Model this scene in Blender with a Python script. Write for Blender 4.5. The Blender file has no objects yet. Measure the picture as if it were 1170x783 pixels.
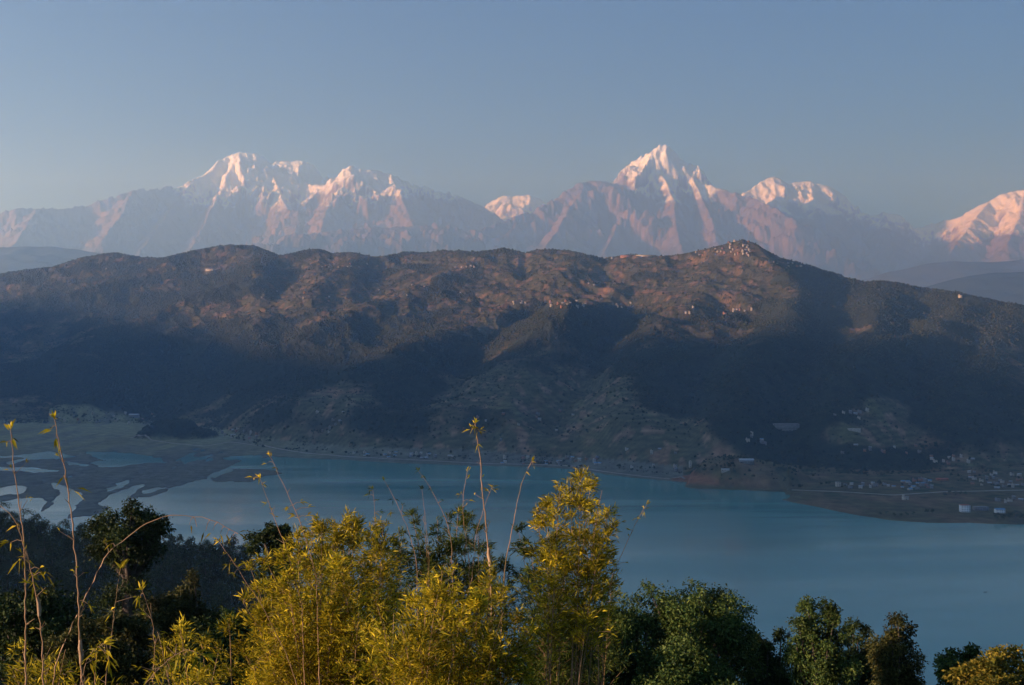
import bpy, math, random
import numpy as np
from mathutils import Vector, Matrix

random.seed(7)
rng = np.random.default_rng(7)
R = math.radians
C = bpy.context.scene.collection
S = bpy.context.scene

# ------------------------------------------------------------------ camera, sky, sun, exposure
H = 320.0                      # camera height above the lake, metres
F = 1215.0                     # focal length in photograph pixels (photograph 1170 wide)
PITCH = math.atan(11.5 / F)    # the camera looks a touch below level
SUN_EL, SUN_AZ = R(8.0), R(112.0)   # azimuth of the sun measured to the left of the view direction
cd = bpy.data.cameras.new('camera'); cam = bpy.data.objects.new('camera', cd); C.objects.link(cam)
cam.location = (0, 0, H); cam.rotation_euler = (R(90) - PITCH, 0, 0)
cd.sensor_width = 36; cd.lens = F / 1170 * 36; cd.clip_start = 0.5; cd.clip_end = 200000
S.camera = cam

w = bpy.data.worlds.new('World'); S.world = w; w.use_nodes = True
wn = w.node_tree.nodes; wl = w.node_tree.links
bg = wn['Background']; bg.inputs[1].default_value = 0.058
sky = wn.new('ShaderNodeTexSky'); sky.sky_type = 'NISHITA'; sky.sun_disc = False
sky.sun_elevation = SUN_EL
SUNDIR = Vector((-math.sin(SUN_AZ) * math.cos(SUN_EL), math.cos(SUN_AZ) * math.cos(SUN_EL), math.sin(SUN_EL)))
sky.sun_rotation = math.atan2(SUNDIR.x, SUNDIR.y)
sky.altitude = 1100; sky.air_density = 0.7; sky.dust_density = 0.0; sky.ozone_density = 6.0
wl.new(sky.outputs[0], bg.inputs[0])
ld = bpy.data.lights.new('sun', 'SUN'); sun = bpy.data.objects.new('sun', ld); C.objects.link(sun)
ld.energy = 5.0; ld.angle = R(1.0); ld.color = (1.0, 0.91, 1.0)
sun.rotation_euler = SUNDIR.to_track_quat('Z', 'Y').to_euler()
sun.location = (0, 0, 8000)
S.view_settings.view_transform = 'Standard'; S.view_settings.look = 'None'
S.view_settings.exposure = 1.0; S.view_settings.gamma = 1; S.view_settings.use_curve_mapping = False
S.cycles.use_denoising = True
S.cycles.max_bounces = 8; S.cycles.volume_bounces = 4; S.cycles.transparent_max_bounces = 8
S.cycles.caustics_reflective = False; S.cycles.caustics_refractive = False
S.cycles.sample_clamp_indirect = 4
HAZE_DENSITY = 6.8e-5; HAZE_COLOR = (0.33, 0.60, 1.0); HAZE_G = 0.35

# ------------------------------------------------------------------ helpers
CP, SP = math.cos(PITCH), math.sin(PITCH)
def zof(py, Y):
    """height of what stands at depth Y and shows at photograph row py"""
    v = (391.5 - np.asarray(py, float)) / F
    return H + Y * (v * CP - SP) / (CP + v * SP)
def at(px, py, Y):
    v = (391.5 - py) / F
    dy = CP + v * SP
    return Vector(((px - 585) / F / dy * Y, Y, float(zof(py, Y))))
def xof(px, Y): return (np.asarray(px, float) - 585) / F * Y
def ground_Y(py): return H / ((np.asarray(py, float) - 380.0) / F)

def _h(ix, iy, seed):
    n = (ix * 374761393 + iy * 668265263 + seed * 974634777) & 0xFFFFFFFF
    n = ((n ^ (n >> 13)) * 1274126177) & 0xFFFFFFFF
    n = (n ^ (n >> 16)) & 0xFFFFFFFF
    return n
def noise(x, y, seed=0):
    x = np.asarray(x, float); y = np.asarray(y, float)
    ix = np.floor(x).astype(np.int64); iy = np.floor(y).astype(np.int64)
    fx = x - ix; fy = y - iy
    u = fx * fx * fx * (fx * (fx * 6 - 15) + 10); v = fy * fy * fy * (fy * (fy * 6 - 15) + 10)
    def g(dx, dy):
        a = _h(ix + dx, iy + dy, seed).astype(float) / 4294967295.0 * 2 * np.pi
        return np.cos(a) * (fx - dx) + np.sin(a) * (fy - dy)
    return 1.5 * ((g(0, 0) * (1 - u) + g(1, 0) * u) * (1 - v) + (g(0, 1) * (1 - u) + g(1, 1) * u) * v)
def fbm(x, y, oct=5, seed=0, gain=0.5):
    s = 0; a = 1.0; t = 0
    for i in range(oct):
        s = s + a * noise(x * 2 ** i + 17.3 * i, y * 2 ** i - 9.1 * i, seed + i); t += a; a *= gain
    return s / t
def ridged(x, y, oct=5, seed=0, gain=0.5):
    s = 0; a = 1.0; t = 0
    for i in range(oct):
        s = s + a * (1 - 2 * np.abs(noise(x * 2 ** i + 5.3 * i, y * 2 ** i + 3.7 * i, seed + i))); t += a; a *= gain
    return s / t
def sst(a, b, x):
    t = np.clip((x - a) / (b - a), 0, 1); return t * t * (3 - 2 * t)

def tag(o, label=None, cat=None, group=None, kind=None):
    if label: o['label'] = label
    if cat: o['category'] = cat
    if group: o['group'] = group
    if kind: o['kind'] = kind
    return o
def link(name, me, parent=None):
    o = bpy.data.objects.new(name, me); C.objects.link(o)
    if parent: o.parent = parent
    return o
def empty(name, loc=(0, 0, 0), rz=0):
    o = bpy.data.objects.new(name, None); C.objects.link(o); o.location = loc; o.rotation_euler = (0, 0, rz)
    o.empty_display_size = 0.1
    return o
def np_mesh(name, V, faces, mats, smooth=False, col=None, midx=None):
    """V (n,3); faces (m,k) with k 3 or 4; one call = one mesh"""
    V = np.asarray(V, np.float32); faces = np.asarray(faces, np.int32)
    me = bpy.data.meshes.new(name); k = faces.shape[1]; m = len(faces)
    me.vertices.add(len(V)); me.vertices.foreach_set('co', V.ravel())
    me.loops.add(m * k); me.loops.foreach_set('vertex_index', faces.ravel())
    me.polygons.add(m); me.polygons.foreach_set('loop_start', np.arange(0, m * k, k, dtype=np.int32))
    me.polygons.foreach_set('loop_total', np.full(m, k, np.int32))
    if smooth: me.polygons.foreach_set('use_smooth', np.ones(m, bool))
    for mt in (mats if isinstance(mats, (list, tuple)) else [mats]): me.materials.append(mt)
    if midx is not None: me.polygons.foreach_set('material_index', np.asarray(midx, np.int32))
    if col is not None:
        a = me.color_attributes.new('tint', 'FLOAT_COLOR', 'POINT')
        c4 = np.ones((len(V), 4), np.float32); c4[:, :3] = col; a.data.foreach_set('color', c4.ravel())
    me.update(calc_edges=True); me.validate()
    return me
def grid_faces(nr, nc):
    i = np.arange(nr * nc).reshape(nr, nc)
    return np.stack([i[:-1, :-1], i[:-1, 1:], i[1:, 1:], i[1:, :-1]], -1).reshape(-1, 4)

def mat(name, rough=0.85, spec=0.2):
    m = bpy.data.materials.new(name); m.use_nodes = True
    b = m.node_tree.nodes['Principled BSDF']; b.inputs['Roughness'].default_value = rough
    b.inputs['Specular IOR Level'].default_value = spec
    return m, m.node_tree, b
def nz(t, scale, detail=4, coord='Object', rough=0.6, vec_scale=None):
    n = t.nodes.new('ShaderNodeTexNoise'); n.inputs['Scale'].default_value = scale
    n.inputs['Detail'].default_value = detail; n.inputs['Roughness'].default_value = rough
    c = t.nodes.new('ShaderNodeTexCoord')
    if vec_scale:
        mp = t.nodes.new('ShaderNodeMapping'); mp.inputs['Scale'].default_value = vec_scale
        t.links.new(c.outputs[coord], mp.inputs[0]); t.links.new(mp.outputs[0], n.inputs['Vector'])
    else: t.links.new(c.outputs[coord], n.inputs['Vector'])
    return n
def ramp(t, src, stops):
    r = t.nodes.new('ShaderNodeValToRGB'); t.links.new(src, r.inputs[0])
    e = r.color_ramp.elements
    while len(e) < len(stops): e.new(0.5)
    for k, (p, c) in enumerate(stops): e[k].position = p; e[k].color = (*c, 1)
    return r
def noisy(name, a, b, scale, rough=0.85, spec=0.2, detail=4, bump=0, coord='Object'):
    m, t, p = mat(name, rough, spec); n = nz(t, scale, detail, coord)
    r = ramp(t, n.outputs[0], [(0.32, a), (0.68, b)]); t.links.new(r.outputs[0], p.inputs['Base Color'])
    if bump:
        bp = t.nodes.new('ShaderNodeBump'); bp.inputs['Strength'].default_value = 0.5; bp.inputs['Distance'].default_value = bump
        t.links.new(n.outputs[0], bp.inputs['Height']); t.links.new(bp.outputs[0], p.inputs['Normal'])
    return m
def tinted(name, scale, lo=0.7, hi=1.3, rough=0.9, bump=0, bscale=None, spec=0.1):
    """colour attribute of the mesh, broken up by a fine procedural noise"""
    m, t, p = mat(name, rough, spec)
    a = t.nodes.new('ShaderNodeAttribute'); a.attribute_name = 'tint'
    n = nz(t, scale, 5)
    r = ramp(t, n.outputs[0], [(0.3, (lo,) * 3), (0.7, (hi,) * 3)])
    mx = t.nodes.new('ShaderNodeMix'); mx.data_type = 'RGBA'; mx.blend_type = 'MULTIPLY'; mx.inputs[0].default_value = 1
    t.links.new(a.outputs['Color'], mx.inputs[6]); t.links.new(r.outputs[0], mx.inputs[7])
    t.links.new(mx.outputs[2], p.inputs['Base Color'])
    if bump:
        n2 = nz(t, bscale, 6)
        bp = t.nodes.new('ShaderNodeBump'); bp.inputs['Distance'].default_value = bump; bp.inputs['Strength'].default_value = 0.8
        t.links.new(n2.outputs[0], bp.inputs['Height']); t.links.new(bp.outputs[0], p.inputs['Normal'])
    return m
def leafmat(name, a, b, trans=0.35, scale=0.6, rough=0.55):
    m, t, p = mat(name, rough, 0.10)
    oi = t.nodes.new('ShaderNodeNewGeometry')
    r = ramp(t, oi.outputs['Random Per Island'], [(0.0, tuple(0.45 * v for v in a)), (0.35, a), (1.0, b)])
    n = nz(t, scale, 2); r2 = ramp(t, n.outputs[0], [(0.36, (0.50,) * 3), (0.62, (1.25,) * 3)])
    mx = t.nodes.new('ShaderNodeMix'); mx.data_type = 'RGBA'; mx.blend_type = 'MULTIPLY'; mx.inputs[0].default_value = 1
    t.links.new(r.outputs[0], mx.inputs[6]); t.links.new(r2.outputs[0], mx.inputs[7])
    t.links.new(mx.outputs[2], p.inputs['Base Color'])
    tr = t.nodes.new('ShaderNodeBsdfTranslucent'); t.links.new(mx.outputs[2], tr.inputs[0])
    ms = t.nodes.new('ShaderNodeMixShader'); ms.inputs[0].default_value = trans
    t.links.new(p.outputs[0], ms.inputs[1]); t.links.new(tr.outputs[0], ms.inputs[2])
    t.links.new(ms.outputs[0], t.nodes['Material Output'].inputs[0])
    return m

def seg_dist(X, Y, pts):
    """distance to a polyline of (x, y, z) and the z of the closest point, vectorised"""
    bd = np.full(X.shape, 1e18); bz = np.zeros(X.shape)
    for (x0, y0, z0), (x1, y1, z1) in zip(pts[:-1], pts[1:]):
        dx, dy = x1 - x0, y1 - y0; L = dx * dx + dy * dy + 1e-9
        t = np.clip(((X - x0) * dx + (Y - y0) * dy) / L, 0, 1)
        d = (X - x0 - t * dx) ** 2 + (Y - y0 - t * dy) ** 2
        k = d < bd; bd = np.where(k, d, bd); bz = np.where(k, z0 + t * (z1 - z0), bz)
    return np.sqrt(bd), bz
def interp(px, pts): return np.interp(px, [p[0] for p in pts], [p[1] for p in pts])
def in_poly(px, py, poly):
    inside = np.zeros(px.shape, bool); n = len(poly); j = n - 1
    for i in range(n):
        xi, yi = poly[i]; xj, yj = poly[j]
        c = ((yi > py) != (yj > py)) & (px < (xj - xi) * (py - yi) / ((yj - yi) if yj != yi else 1e-9) + xi)
        inside ^= c; j = i
    return inside

# ------------------------------------------------------------------ haze: the air itself
hm = bpy.data.materials.new('haze_air'); hm.use_nodes = True; ht = hm.node_tree
ht.nodes.remove(ht.nodes['Principled BSDF'])
pv = ht.nodes.new('ShaderNodeVolumePrincipled'); pv.inputs['Density'].default_value = HAZE_DENSITY
pv.inputs['Color'].default_value = (*HAZE_COLOR, 1); pv.inputs['Anisotropy'].default_value = HAZE_G; pv.inputs['Absorption Color'].default_value = (1, 1, 1, 1)   # the air scatters and does not absorb
ht.links.new(pv.outputs[0], ht.nodes['Material Output'].inputs['Volume'])
hx0, hx1, hy0, hy1, hz0, hz1 = -22300, 22300, -5500, 42900, -8, 6500
hv = [(x, y, z) for z in (hz0, hz1) for x, y in ((hx0, hy0), (hx1, hy0), (hx1, hy1), (hx0, hy1))]
hf = [(3, 2, 1, 0), (4, 5, 6, 7), (0, 1, 5, 4), (1, 2, 6, 5), (2, 3, 7, 6), (3, 0, 4, 7)]
tag(link('haze', np_mesh('haze', hv, hf, hm)), 'pale blue evening haze filling the valley up to the snow peaks', 'haze', kind='stuff')

# ------------------------------------------------------------------ ground sheet and lake
m_ground = noisy('dry_ground', (0.05, 0.055, 0.03), (0.09, 0.08, 0.05), 0.002)
gv = [(-22200, -5400, -5), (22200, -5400, -5), (22200, 42800, -5), (-22200, 42800, -5)]
tag(link('ground', np_mesh('ground', gv, [(0, 1, 2, 3)], m_ground)), kind='structure')

m_water, t, p = mat('lake_water', 0.16, 0.5)
n = nz(t, 0.0016, 4, vec_scale=(0.5, 1.6, 1)); r = ramp(t, n.outputs[0], [(0.35, (0.085, 0.27, 0.25)), (0.7, (0.115, 0.32, 0.29))])
t.links.new(r.outputs[0], p.inputs['Base Color'])
n2 = nz(t, 0.22, 5, vec_scale=(0.6, 1, 1)); bp = t.nodes.new('ShaderNodeBump')
bp.inputs['Distance'].default_value = 0.25; bp.inputs['Strength'].default_value = 0.3
t.links.new(n2.outputs[0], bp.inputs['Height']); t.links.new(bp.outputs[0], p.inputs['Normal'])
n3 = nz(t, 0.0030, 4, vec_scale=(0.3, 1.8, 1)); mr = t.nodes.new('ShaderNodeMapRange')
mr.inputs[1].default_value = 0.4; mr.inputs[2].default_value = 0.62; mr.inputs[3].default_value = 0.08; mr.inputs[4].default_value = 0.23
t.links.new(n3.outputs[0], mr.inputs[0]); t.links.new(mr.outputs[0], p.inputs['Roughness'])
wv = [(-6000, 300, 0), (6000, 300, 0), (6000, 5200, 0), (-6000, 5200, 0)]
tag(link('lake_water', np_mesh('lake_water', wv, [(0, 1, 2, 3)], m_water)), kind='structure')

# ------------------------------------------------------------------ the far shore and the long forested ridge
CREST = [(-400, 330), (-200, 318), (-60, 313), (0, 311), (60, 303), (95, 292), (130, 287), (160, 292), (185, 293), (200, 290), (232, 282), (262, 278),
         (290, 279), (318, 290), (335, 288), (350, 284), (365, 283), (380, 288), (400, 286), (425, 291), (440, 291), (465, 286),
         (490, 287), (505, 284), (520, 285), (545, 286), (575, 282), (600, 287), (618, 283), (650, 284), (665, 288), (690, 294),
         (705, 291), (720, 289), (745, 291), (770, 290), (785, 287), (800, 284), (820, 279), (835, 275), (848, 272), (860, 275), (870, 281),
         (890, 292), (915, 299), (940, 307), (965, 315), (985, 320), (1010, 319), (1040, 325), (1075, 330), (1095, 332),
         (1115, 337), (1140, 342), (1170, 347), (1300, 372), (1600, 420)]
CREST_Y = [(-400, 8200), (0, 7800), (120, 7600), (260, 7200), (400, 6500), (560, 5900), (700, 5400), (848, 4900), (1000, 4500), (1170, 4200), (1600, 4000)]
FOOT = [(-400, 484), (0, 484), (160, 484), (250, 495), (300, 512), (400, 522), (560, 527), (700, 538), (790, 545), (870, 543), (905, 541),
        (1000, 546), (1100, 541), (1170, 534), (1600, 525)]
def foot_Y(px): return ground_Y(interp(px, FOOT))
def base_h(px, Y):
    Yf = foot_Y(px); Yc = interp(px, CREST_Y); Zc = zof(interp(px, CREST), Yc)
    u = (Y - Yf) / (Yc - Yf)
    g = np.where(u < 1, np.clip(u, 0, 1) ** 1.28, np.clip(1 - (u - 1) * 1.1, 0.12, 1))
    return 1.5 + (Zc - 1.5) * g, u
def hit_base(px, py):
    """where the line of sight of (px, py) meets the base slope"""
    Yf = float(foot_Y(px)); Yc = float(interp(px, CREST_Y))
    Ys = np.linspace(Yf, Yc, 400); z, _ = base_h(np.full(400, float(px)), Ys)
    d = z - zof(py, Ys); k = np.argmax(d > 0) if (d > 0).any() else 399
    return float(Ys[k])
SPURS = [  # photograph course of each spur or gully on the slope, height in m, half width in m
    ([(800, 284), (760, 315), (715, 342), (690, 362), (665, 392), (640, 420)], 55, 170),
    ([(640, 395), (600, 430), (560, 462), (520, 492), (490, 515)], 45, 180),
    ([(690, 296), (645, 330), (605, 352), (585, 372), (520, 408), (450, 450), (400, 490), (385, 512)], 48, 210),
    ([(575, 285), (545, 308), (500, 335), (450, 360), (400, 385), (340, 420)], 60, 190),
    ([(465, 288), (430, 305), (385, 325), (345, 352), (300, 380)], 60, 200),
    ([(350, 286), (320, 312), (270, 345), (215, 368), (170, 392)], 75, 210),
    ([(262, 280), (200, 310), (140, 335), (60, 360), (0, 372)], 70, 240),
    ([(130, 289), (80, 310), (0, 330)], 60, 260),
    ([(848, 274), (868, 300), (905, 336), (905, 360), (890, 400), (868, 440), (855, 480), (840, 520)], 105, 170),
    ([(820, 282), (800, 330), (780, 370), (752, 410), (738, 450), (725, 500), (715, 528)], 60, 150),
    ([(960, 316), (975, 350), (990, 372), (985, 410), (960, 450)], 55, 150),
    ([(1095, 334), (1085, 380), (1050, 420), (1010, 450), (965, 480), (930, 510)], 75, 170),
    ([(1160, 348), (1150, 400), (1130, 450), (1105, 500)], 60, 170),
    ([(660, 400), (640, 440), (605, 475), (575, 515)], 45, 130),
    ([(470, 420), (430, 455), (350, 480), (310, 505)], 50, 150),
    ([(735, 325), (730, 370), (705, 405), (690, 450), (640, 500)], -55, 110),
    ([(600, 375), (560, 405), (520, 440), (500, 470)], -55, 120),
    ([(860, 360), (835, 410), (810, 460), (790, 520)], -50, 110),
    ([(940, 330), (935, 380), (925, 430), (905, 480), (890, 520)], -70, 130),
    ([(1040, 345), (1040, 390), (1010, 420)], -50, 120),
    ([(1100, 420), (1060, 470), (1040, 520)], -45, 120),
]
NEARSPUR = [(-400, 440, 4500), (-80, 425, 4500), (0, 417, 4550), (50, 410, 4600), (62, 400, 4620), (80, 393, 4640), (110, 397, 4700), (130, 393, 4730), (148, 387, 4780),
            (166, 391, 4820), (186, 378, 4900), (205, 371, 4950), (228, 380, 5000), (260, 381, 5050), (320, 384, 5150), (400, 388, 5300)]
# land and open water on the valley floor, as seen shapes laid on the level of the lake
LAND = [
    [(-500, 400), (1700, 400), (1700, 600), (1170, 600), (1135, 599), (1100, 598), (1060, 598), (1020, 595), (980, 589), (940, 581), (905, 574),
     (888, 570), (900, 563), (870, 561), (840, 560), (800, 559), (782, 557), (786, 551), (765, 550), (730, 547), (690, 542), (650, 536), (620, 534), (560, 533), (500, 531),
     (430, 528), (400, 526), (340, 524), (310, 521), (285, 528), (262, 536), (300, 536), (325, 541), (300, 545), (296, 552), (268, 551), (245, 549),
     (232, 546), (210, 553), (190, 562), (172, 568), (152, 569), (140, 573), (155, 558), (168, 550), (150, 556), (125, 566), (108, 577), (120, 581), (116, 586), (86, 592), (70, 596), (84, 584),
     (95, 570), (92, 562), (70, 566), (66, 558), (60, 575), (50, 584), (44, 586), (54, 573), (44, 570), (18, 570), (0, 572), (-500, 580)],
]
WATER = [
    [(-300, 523), (0, 521), (20, 521), (40, 518), (62, 517), (90, 523), (60, 524), (30, 525), (0, 524), (-300, 527)],
    [(95, 517), (130, 518), (160, 520), (178, 524), (190, 528), (160, 531), (140, 535), (115, 533), (100, 528), (118, 526), (105, 522)],
    [(70, 526), (90, 528), (104, 532), (90, 532), (76, 529)],
    [(-200, 562), (0, 560), (20, 557), (36, 558), (28, 563), (0, 567), (-200, 570)],
    [(208, 525), (218, 518), (232, 514), (245, 512), (228, 517), (218, 522), (212, 528), (205, 532)],
    [(228, 529), (240, 522), (246, 519), (240, 526), (232, 530)],
    [(870, 566), (880, 563), (905, 566), (900, 570), (880, 571)],
    [(250, 524), (300, 521), (290, 524), (262, 527)],
    [(-200, 537), (30, 534), (70, 537), (30, 539), (-200, 543)], [(160, 560), (176, 556), (188, 557), (176, 563), (164, 565)],
    [(62, 552), (78, 560), (92, 566), (88, 576), (76, 582), (66, 590), (56, 592), (68, 578), (76, 572), (66, 566), (60, 558)],
]
def land_mask(px, py, X, Y):
    dl = sst(360, 280, px)
    wx = px + (4 + 9 * dl) * fbm(X / 120, Y / 260, 5, 31, .6)
    wy = py + (1.0 + 3.2 * dl) * fbm(X / 110, Y / 300, 5, 47, .62)
    m = np.zeros(px.shape, bool)
    for P in LAND: m |= in_poly(wx, wy, P)
    for P in WATER: m &= ~in_poly(wx, wy, P)
    pool = fbm(X / 70 + 3, Y / 420, 5, 55, .6) + 0.10 * fbm(X / 20, Y / 60, 2, 56)
    m &= ~((pool > 0.28) & (px < 300) & (py > 512) & (py < 566))
    return m

pxs = np.concatenate([np.arange(-260, -20, 6.0), np.arange(-20, 1190, 1.25), np.arange(1190, 1440, 6.0)])
rows = ground_Y(np.arange(606, 480, -0.55))
rows2 = np.concatenate([np.arange(rows[-1] + 9, 6500, 11.0), np.arange(6500, 9500, 22.0)])
Ysr = np.concatenate([rows, rows2])
PX, YY = np.meshgrid(pxs, Ysr); XX = xof(PX, YY)
PYF = 380 + H * F / YY                      # row of the level ground at that depth
zb, U = base_h(PX, YY)
slope_on = sst(0.0, 0.08, U)
Z = zb.copy()
wx_, wy_ = XX + 90 * fbm(XX / 700, YY / 700, 3, 3), YY + 90 * fbm(XX / 700, YY / 700, 3, 5)
for course, amp, wd in SPURS:
    pts = []
    for (a, b) in course:
        y = hit_base(a, b); pts.append((float(xof(a, y)), y, 0))
    d, _ = seg_dist(wx_, wy_, pts)
    d = d / (wd * 1.15)
    Z += amp * 1.15 * np.exp(-np.sqrt(d * d + 0.04) * 1.25 + 0.25) * slope_on * sst(1.03, 0.9, U)
# gullies that run down the slope, and the finer relief
fall = sst(0.02, 0.3, U) * sst(1.06, 0.92, U)
Z += 46 * ridged(wx_ / 600 + wy_ / 1400, wy_ / 1500, 6, 21, 0.6) * fall
Z += 21 * ridged(wx_ / 190 + wy_ / 500, wy_ / 420, 5, 61, 0.6) * fall + 5 * fbm(XX / 60, YY / 60, 3, 77) * fall
Z += (3.5 * fbm(XX / 90, YY / 90, 4, 91)) * sst(0.9, 0.98, U)
# settle every column so that its skyline stands at the height measured for the crest
for _ in range(3):
    SVq = YY * CP - (Z - H) * SP; py_q = 391.5 - F * (YY * SP + (Z - H) * CP) / SVq
    kmin = np.argmin(py_q, axis=0); cur = py_q[kmin, np.arange(len(pxs))]
    dpx = cur - (interp(pxs, CREST) + 2.0)
    dz = dpx / F * Ysr[kmin]
    ker = np.hanning(7); ker /= ker.sum(); dz = np.convolve(np.pad(dz, 3, 'edge'), ker, 'valid')
    ker = np.hanning(91); ker /= ker.sum(); dzb = np.convolve(np.pad(dz, 45, 'edge'), ker, 'valid')
    Z += dzb[None, :] * sst(0.25, 0.95, U) + (dz - dzb)[None, :] * sst(0.78, 0.99, U)
# the low dark spur in front, on the left
npts = [(float(xof(a, y)), y, float(zof(b, y))) for a, b, y in NEARSPUR]
d, zr = seg_dist(wx_, wy_ * 1.0, npts)
zr = zr + 8 * fbm(XX / 120, YY / 120, 3, 12)
behind = YY > np.interp(XX, [q[0] for q in npts], [q[1] for q in npts])
fade = sst(430, 300, PX)
zs = zr - np.where(behind, 0.30, 0.245) * d * (1 + 0.25 * ridged(XX / 400, YY / 700, 3, 33)) + 18 * ridged(XX / 330, YY / 600, 4, 37) * sst(0, 200, d)
zs = zs * fade - 60 * (1 - fade)
k = 25.0; hh = np.clip(0.5 + 0.5 * (zs - Z) / k, 0, 1); Z = Z * (1 - hh) + zs * hh + k * hh * (1 - hh)
# flat valley floor, little wooded hillock, red bluff, village rise
land = land_mask(PX, PYF, XX, YY)
inner = sst(foot_Y(PX) + 60, foot_Y(PX) - 60, YY)
floor = 1.1 + 0.5 * fbm(XX / 90, YY / 160, 4, 2) + 5.0 * sst(-700, 0, YY - foot_Y(PX)) * (PX > 900)
Z = np.where(U < 0, floor, Z)
def bump(cpx, cpy, rx, ry, h, sq=2.0):
    cy = ground_Y(cpy); cx = xof(cpx, cy)
    q = ((XX - cx) / rx) ** 2 + ((YY - cy) / ry) ** 2
    q = q * (1 + 0.35 * fbm(XX / 60, YY / 60, 3, 19))
    return h * np.clip(1 - q, 0, 1) ** (1 / sq)
Z = Z + bump(192, 499, 88, 110, 46, 1.7) + bump(222, 500, 70, 90, 22, 1.6)
bl = bump(855, 549, 125, 130, 44, 1.5) + bump(812, 551, 85, 90, 12, 1.6)
Z = Z + bl
def blur(A, k, ax):
    ker = np.hanning(k + 2)[1:-1]; ker /= ker.sum(); return np.apply_along_axis(lambda v: np.convolve(np.pad(v, k // 2, 'edge'), ker, 'valid'), ax, A)
soft = blur(blur(land.astype(float), 5, 1), 5, 0); soft9 = blur(blur(land.astype(float), 9, 1), 5, 0); soft = np.where(PX < 330, soft9, soft)
lev = (soft - 0.5) * 2.4 + np.where(PX < 330, 2.6, 0.5) * fbm(XX / 34, YY / 120, 5, 71, 0.72) * (np.abs(soft - 0.5) < 0.49)
Z = np.where(soft > 0.995, np.maximum(Z, 0.5), np.clip(lev, -1.8, 1.1))
wet = np.clip(1 - np.abs(lev - 0.1) / 0.9, 0, 1) * (soft < 0.995)
TERR = (pxs, Ysr, Z)
# colours that belong to the ground itself
def mixc(a, b, t): return a * (1 - t[..., None]) + np.asarray(b) * t[..., None]
n_f = fbm(XX / 420, YY / 420, 5, 101); n_c = fbm(XX / 190 + 5, YY / 190, 5, 151, 0.6)
low = sst(0.55, 0.05, U)
FORESTED = [(1100, 430, 90, 80), (880, 440, 80, 60), (700, 360, 40, 30), (620, 365, 35, 25), (940, 340, 60, 28), (480, 470, 70, 30), (760, 440, 60, 50), (1010, 530, 70, 14), (960, 400, 90, 50),
            (300, 420, 120, 45), (100, 440, 160, 40), (450, 400, 90, 25), (1080, 370, 90, 25), (960, 522, 60, 16), (240, 330, 60, 16), (150, 345, 60, 16)]
OPENED = [(820, 330, 60, 18, 1.0), (780, 300, 34, 12, 1.3), (850, 300, 26, 12, 1.0), (700, 345, 30, 14, .8), (905, 335, 18, 8, 1.4), (985, 372, 28, 14, .9), (660, 330, 50, 12, .9), (760, 330, 36, 10, 1.0),
          (580, 335, 60, 14, .8), (560, 350, 40, 10, .8), (600, 455, 60, 22, .9), (690, 460, 50, 22, .9), (610, 510, 60, 16, 1.0), (760, 500, 40, 30, .8), (510, 480, 30, 24, .8), (380, 460, 60, 18, .8), (330, 500, 50, 16, 1.0),
          (330, 345, 70, 10, 1.0), (270, 352, 60, 9, 1.2), (180, 330, 34, 5, 1.0), (430, 330, 50, 9, .5), (1010, 465, 34, 16, 1.1), (990, 500, 60, 12, .9), (1130, 535, 60, 12, .9), (880, 335, 40, 8, 1.0), (740, 345, 30, 8, .9),
          (620, 300, 60, 6, .5), (1140, 400, 30, 6, .6), (400, 302, 40, 6, .6), (520, 300, 40, 5, .6), (800, 520, 50, 24, .7), (430, 510, 40, 10, .8), (60, 470, 60, 10, .3)]
SV = YY * CP - (Z - H) * SP
PYV = 391.5 - F * (YY * SP + (Z - H) * CP) / SV     # photograph row of each ground point
cult = n_f * 0.9 + n_c * 0.8 + 0.22 + 0.10 * low
for a, b, rx, ry in FORESTED: cult = cult - 0.75 * np.exp(-((PX - a) / rx) ** 2 - ((PYV - b) / ry) ** 2)
for a, b, rx, ry, s in OPENED: cult = cult + 0.8 * s * np.exp(-((PX - a) / rx) ** 2 - ((PYV - b) / ry) ** 2)
cult = sst(0.05, 0.42, cult)
forest_c = np.array([0.032, 0.039, 0.023]); field_c = np.array([0.165, 0.112, 0.070]); red_c = np.array([0.21, 0.125, 0.078])
col = np.zeros(Z.shape + (3,)) + forest_c
col = mixc(col, field_c, cult)
terr = np.sin((Z + 5 * noise(XX / 80, YY / 80, 4)) / 11.0 * 2 * np.pi)
hedge = sst(0.1, 0.32, ridged(XX / 55, YY / 75, 3, 211)) * cult
col = mixc(col, [0.035, 0.05, 0.022], hedge * 0.75)
col = mixc(col, red_c, sst(0.15, 0.5, fbm(XX / 110, YY / 150, 4, 230)) * cult * 0.8)
col = mixc(col, [0.12, 0.12, 0.05], sst(0.15, 0.5, fbm(XX / 130, YY / 200, 4, 260)) * cult * 0.5)
col = col * ((1 + 0.25 * terr * cult) * (1 + 0.4 * low * cult))[..., None]
flat = (U < 0.02)
mud = np.array([0.15, 0.15, 0.12]); gr = np.array([0.23, 0.23, 0.13])
fc = mixc(np.zeros(Z.shape + (3,)) + mud, gr, sst(530, 505, PYF + 14 * fbm(XX / 300, YY / 400, 3, 8)))
fc = mixc(fc, [0.14, 0.125, 0.065], sst(0.0, 0.45, fbm(XX / 220, YY / 700, 5, 300)) * 0.7 * sst(540, 515, PYF))
fc = mixc(fc, [0.13, 0.13, 0.12], sst(-0.08, 0.3, fbm(XX / 90, YY / 380, 5, 320, .6)) * 0.6 * (PYF < 560) * (PX < 330))
right = (PX > 780)
fr = mixc(np.zeros(Z.shape + (3,)) + np.array([0.115, 0.10, 0.052]), [0.17, 0.12, 0.07], sst(-0.1, 0.35, fbm(XX / 90, YY / 130, 4, 340)))
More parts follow.
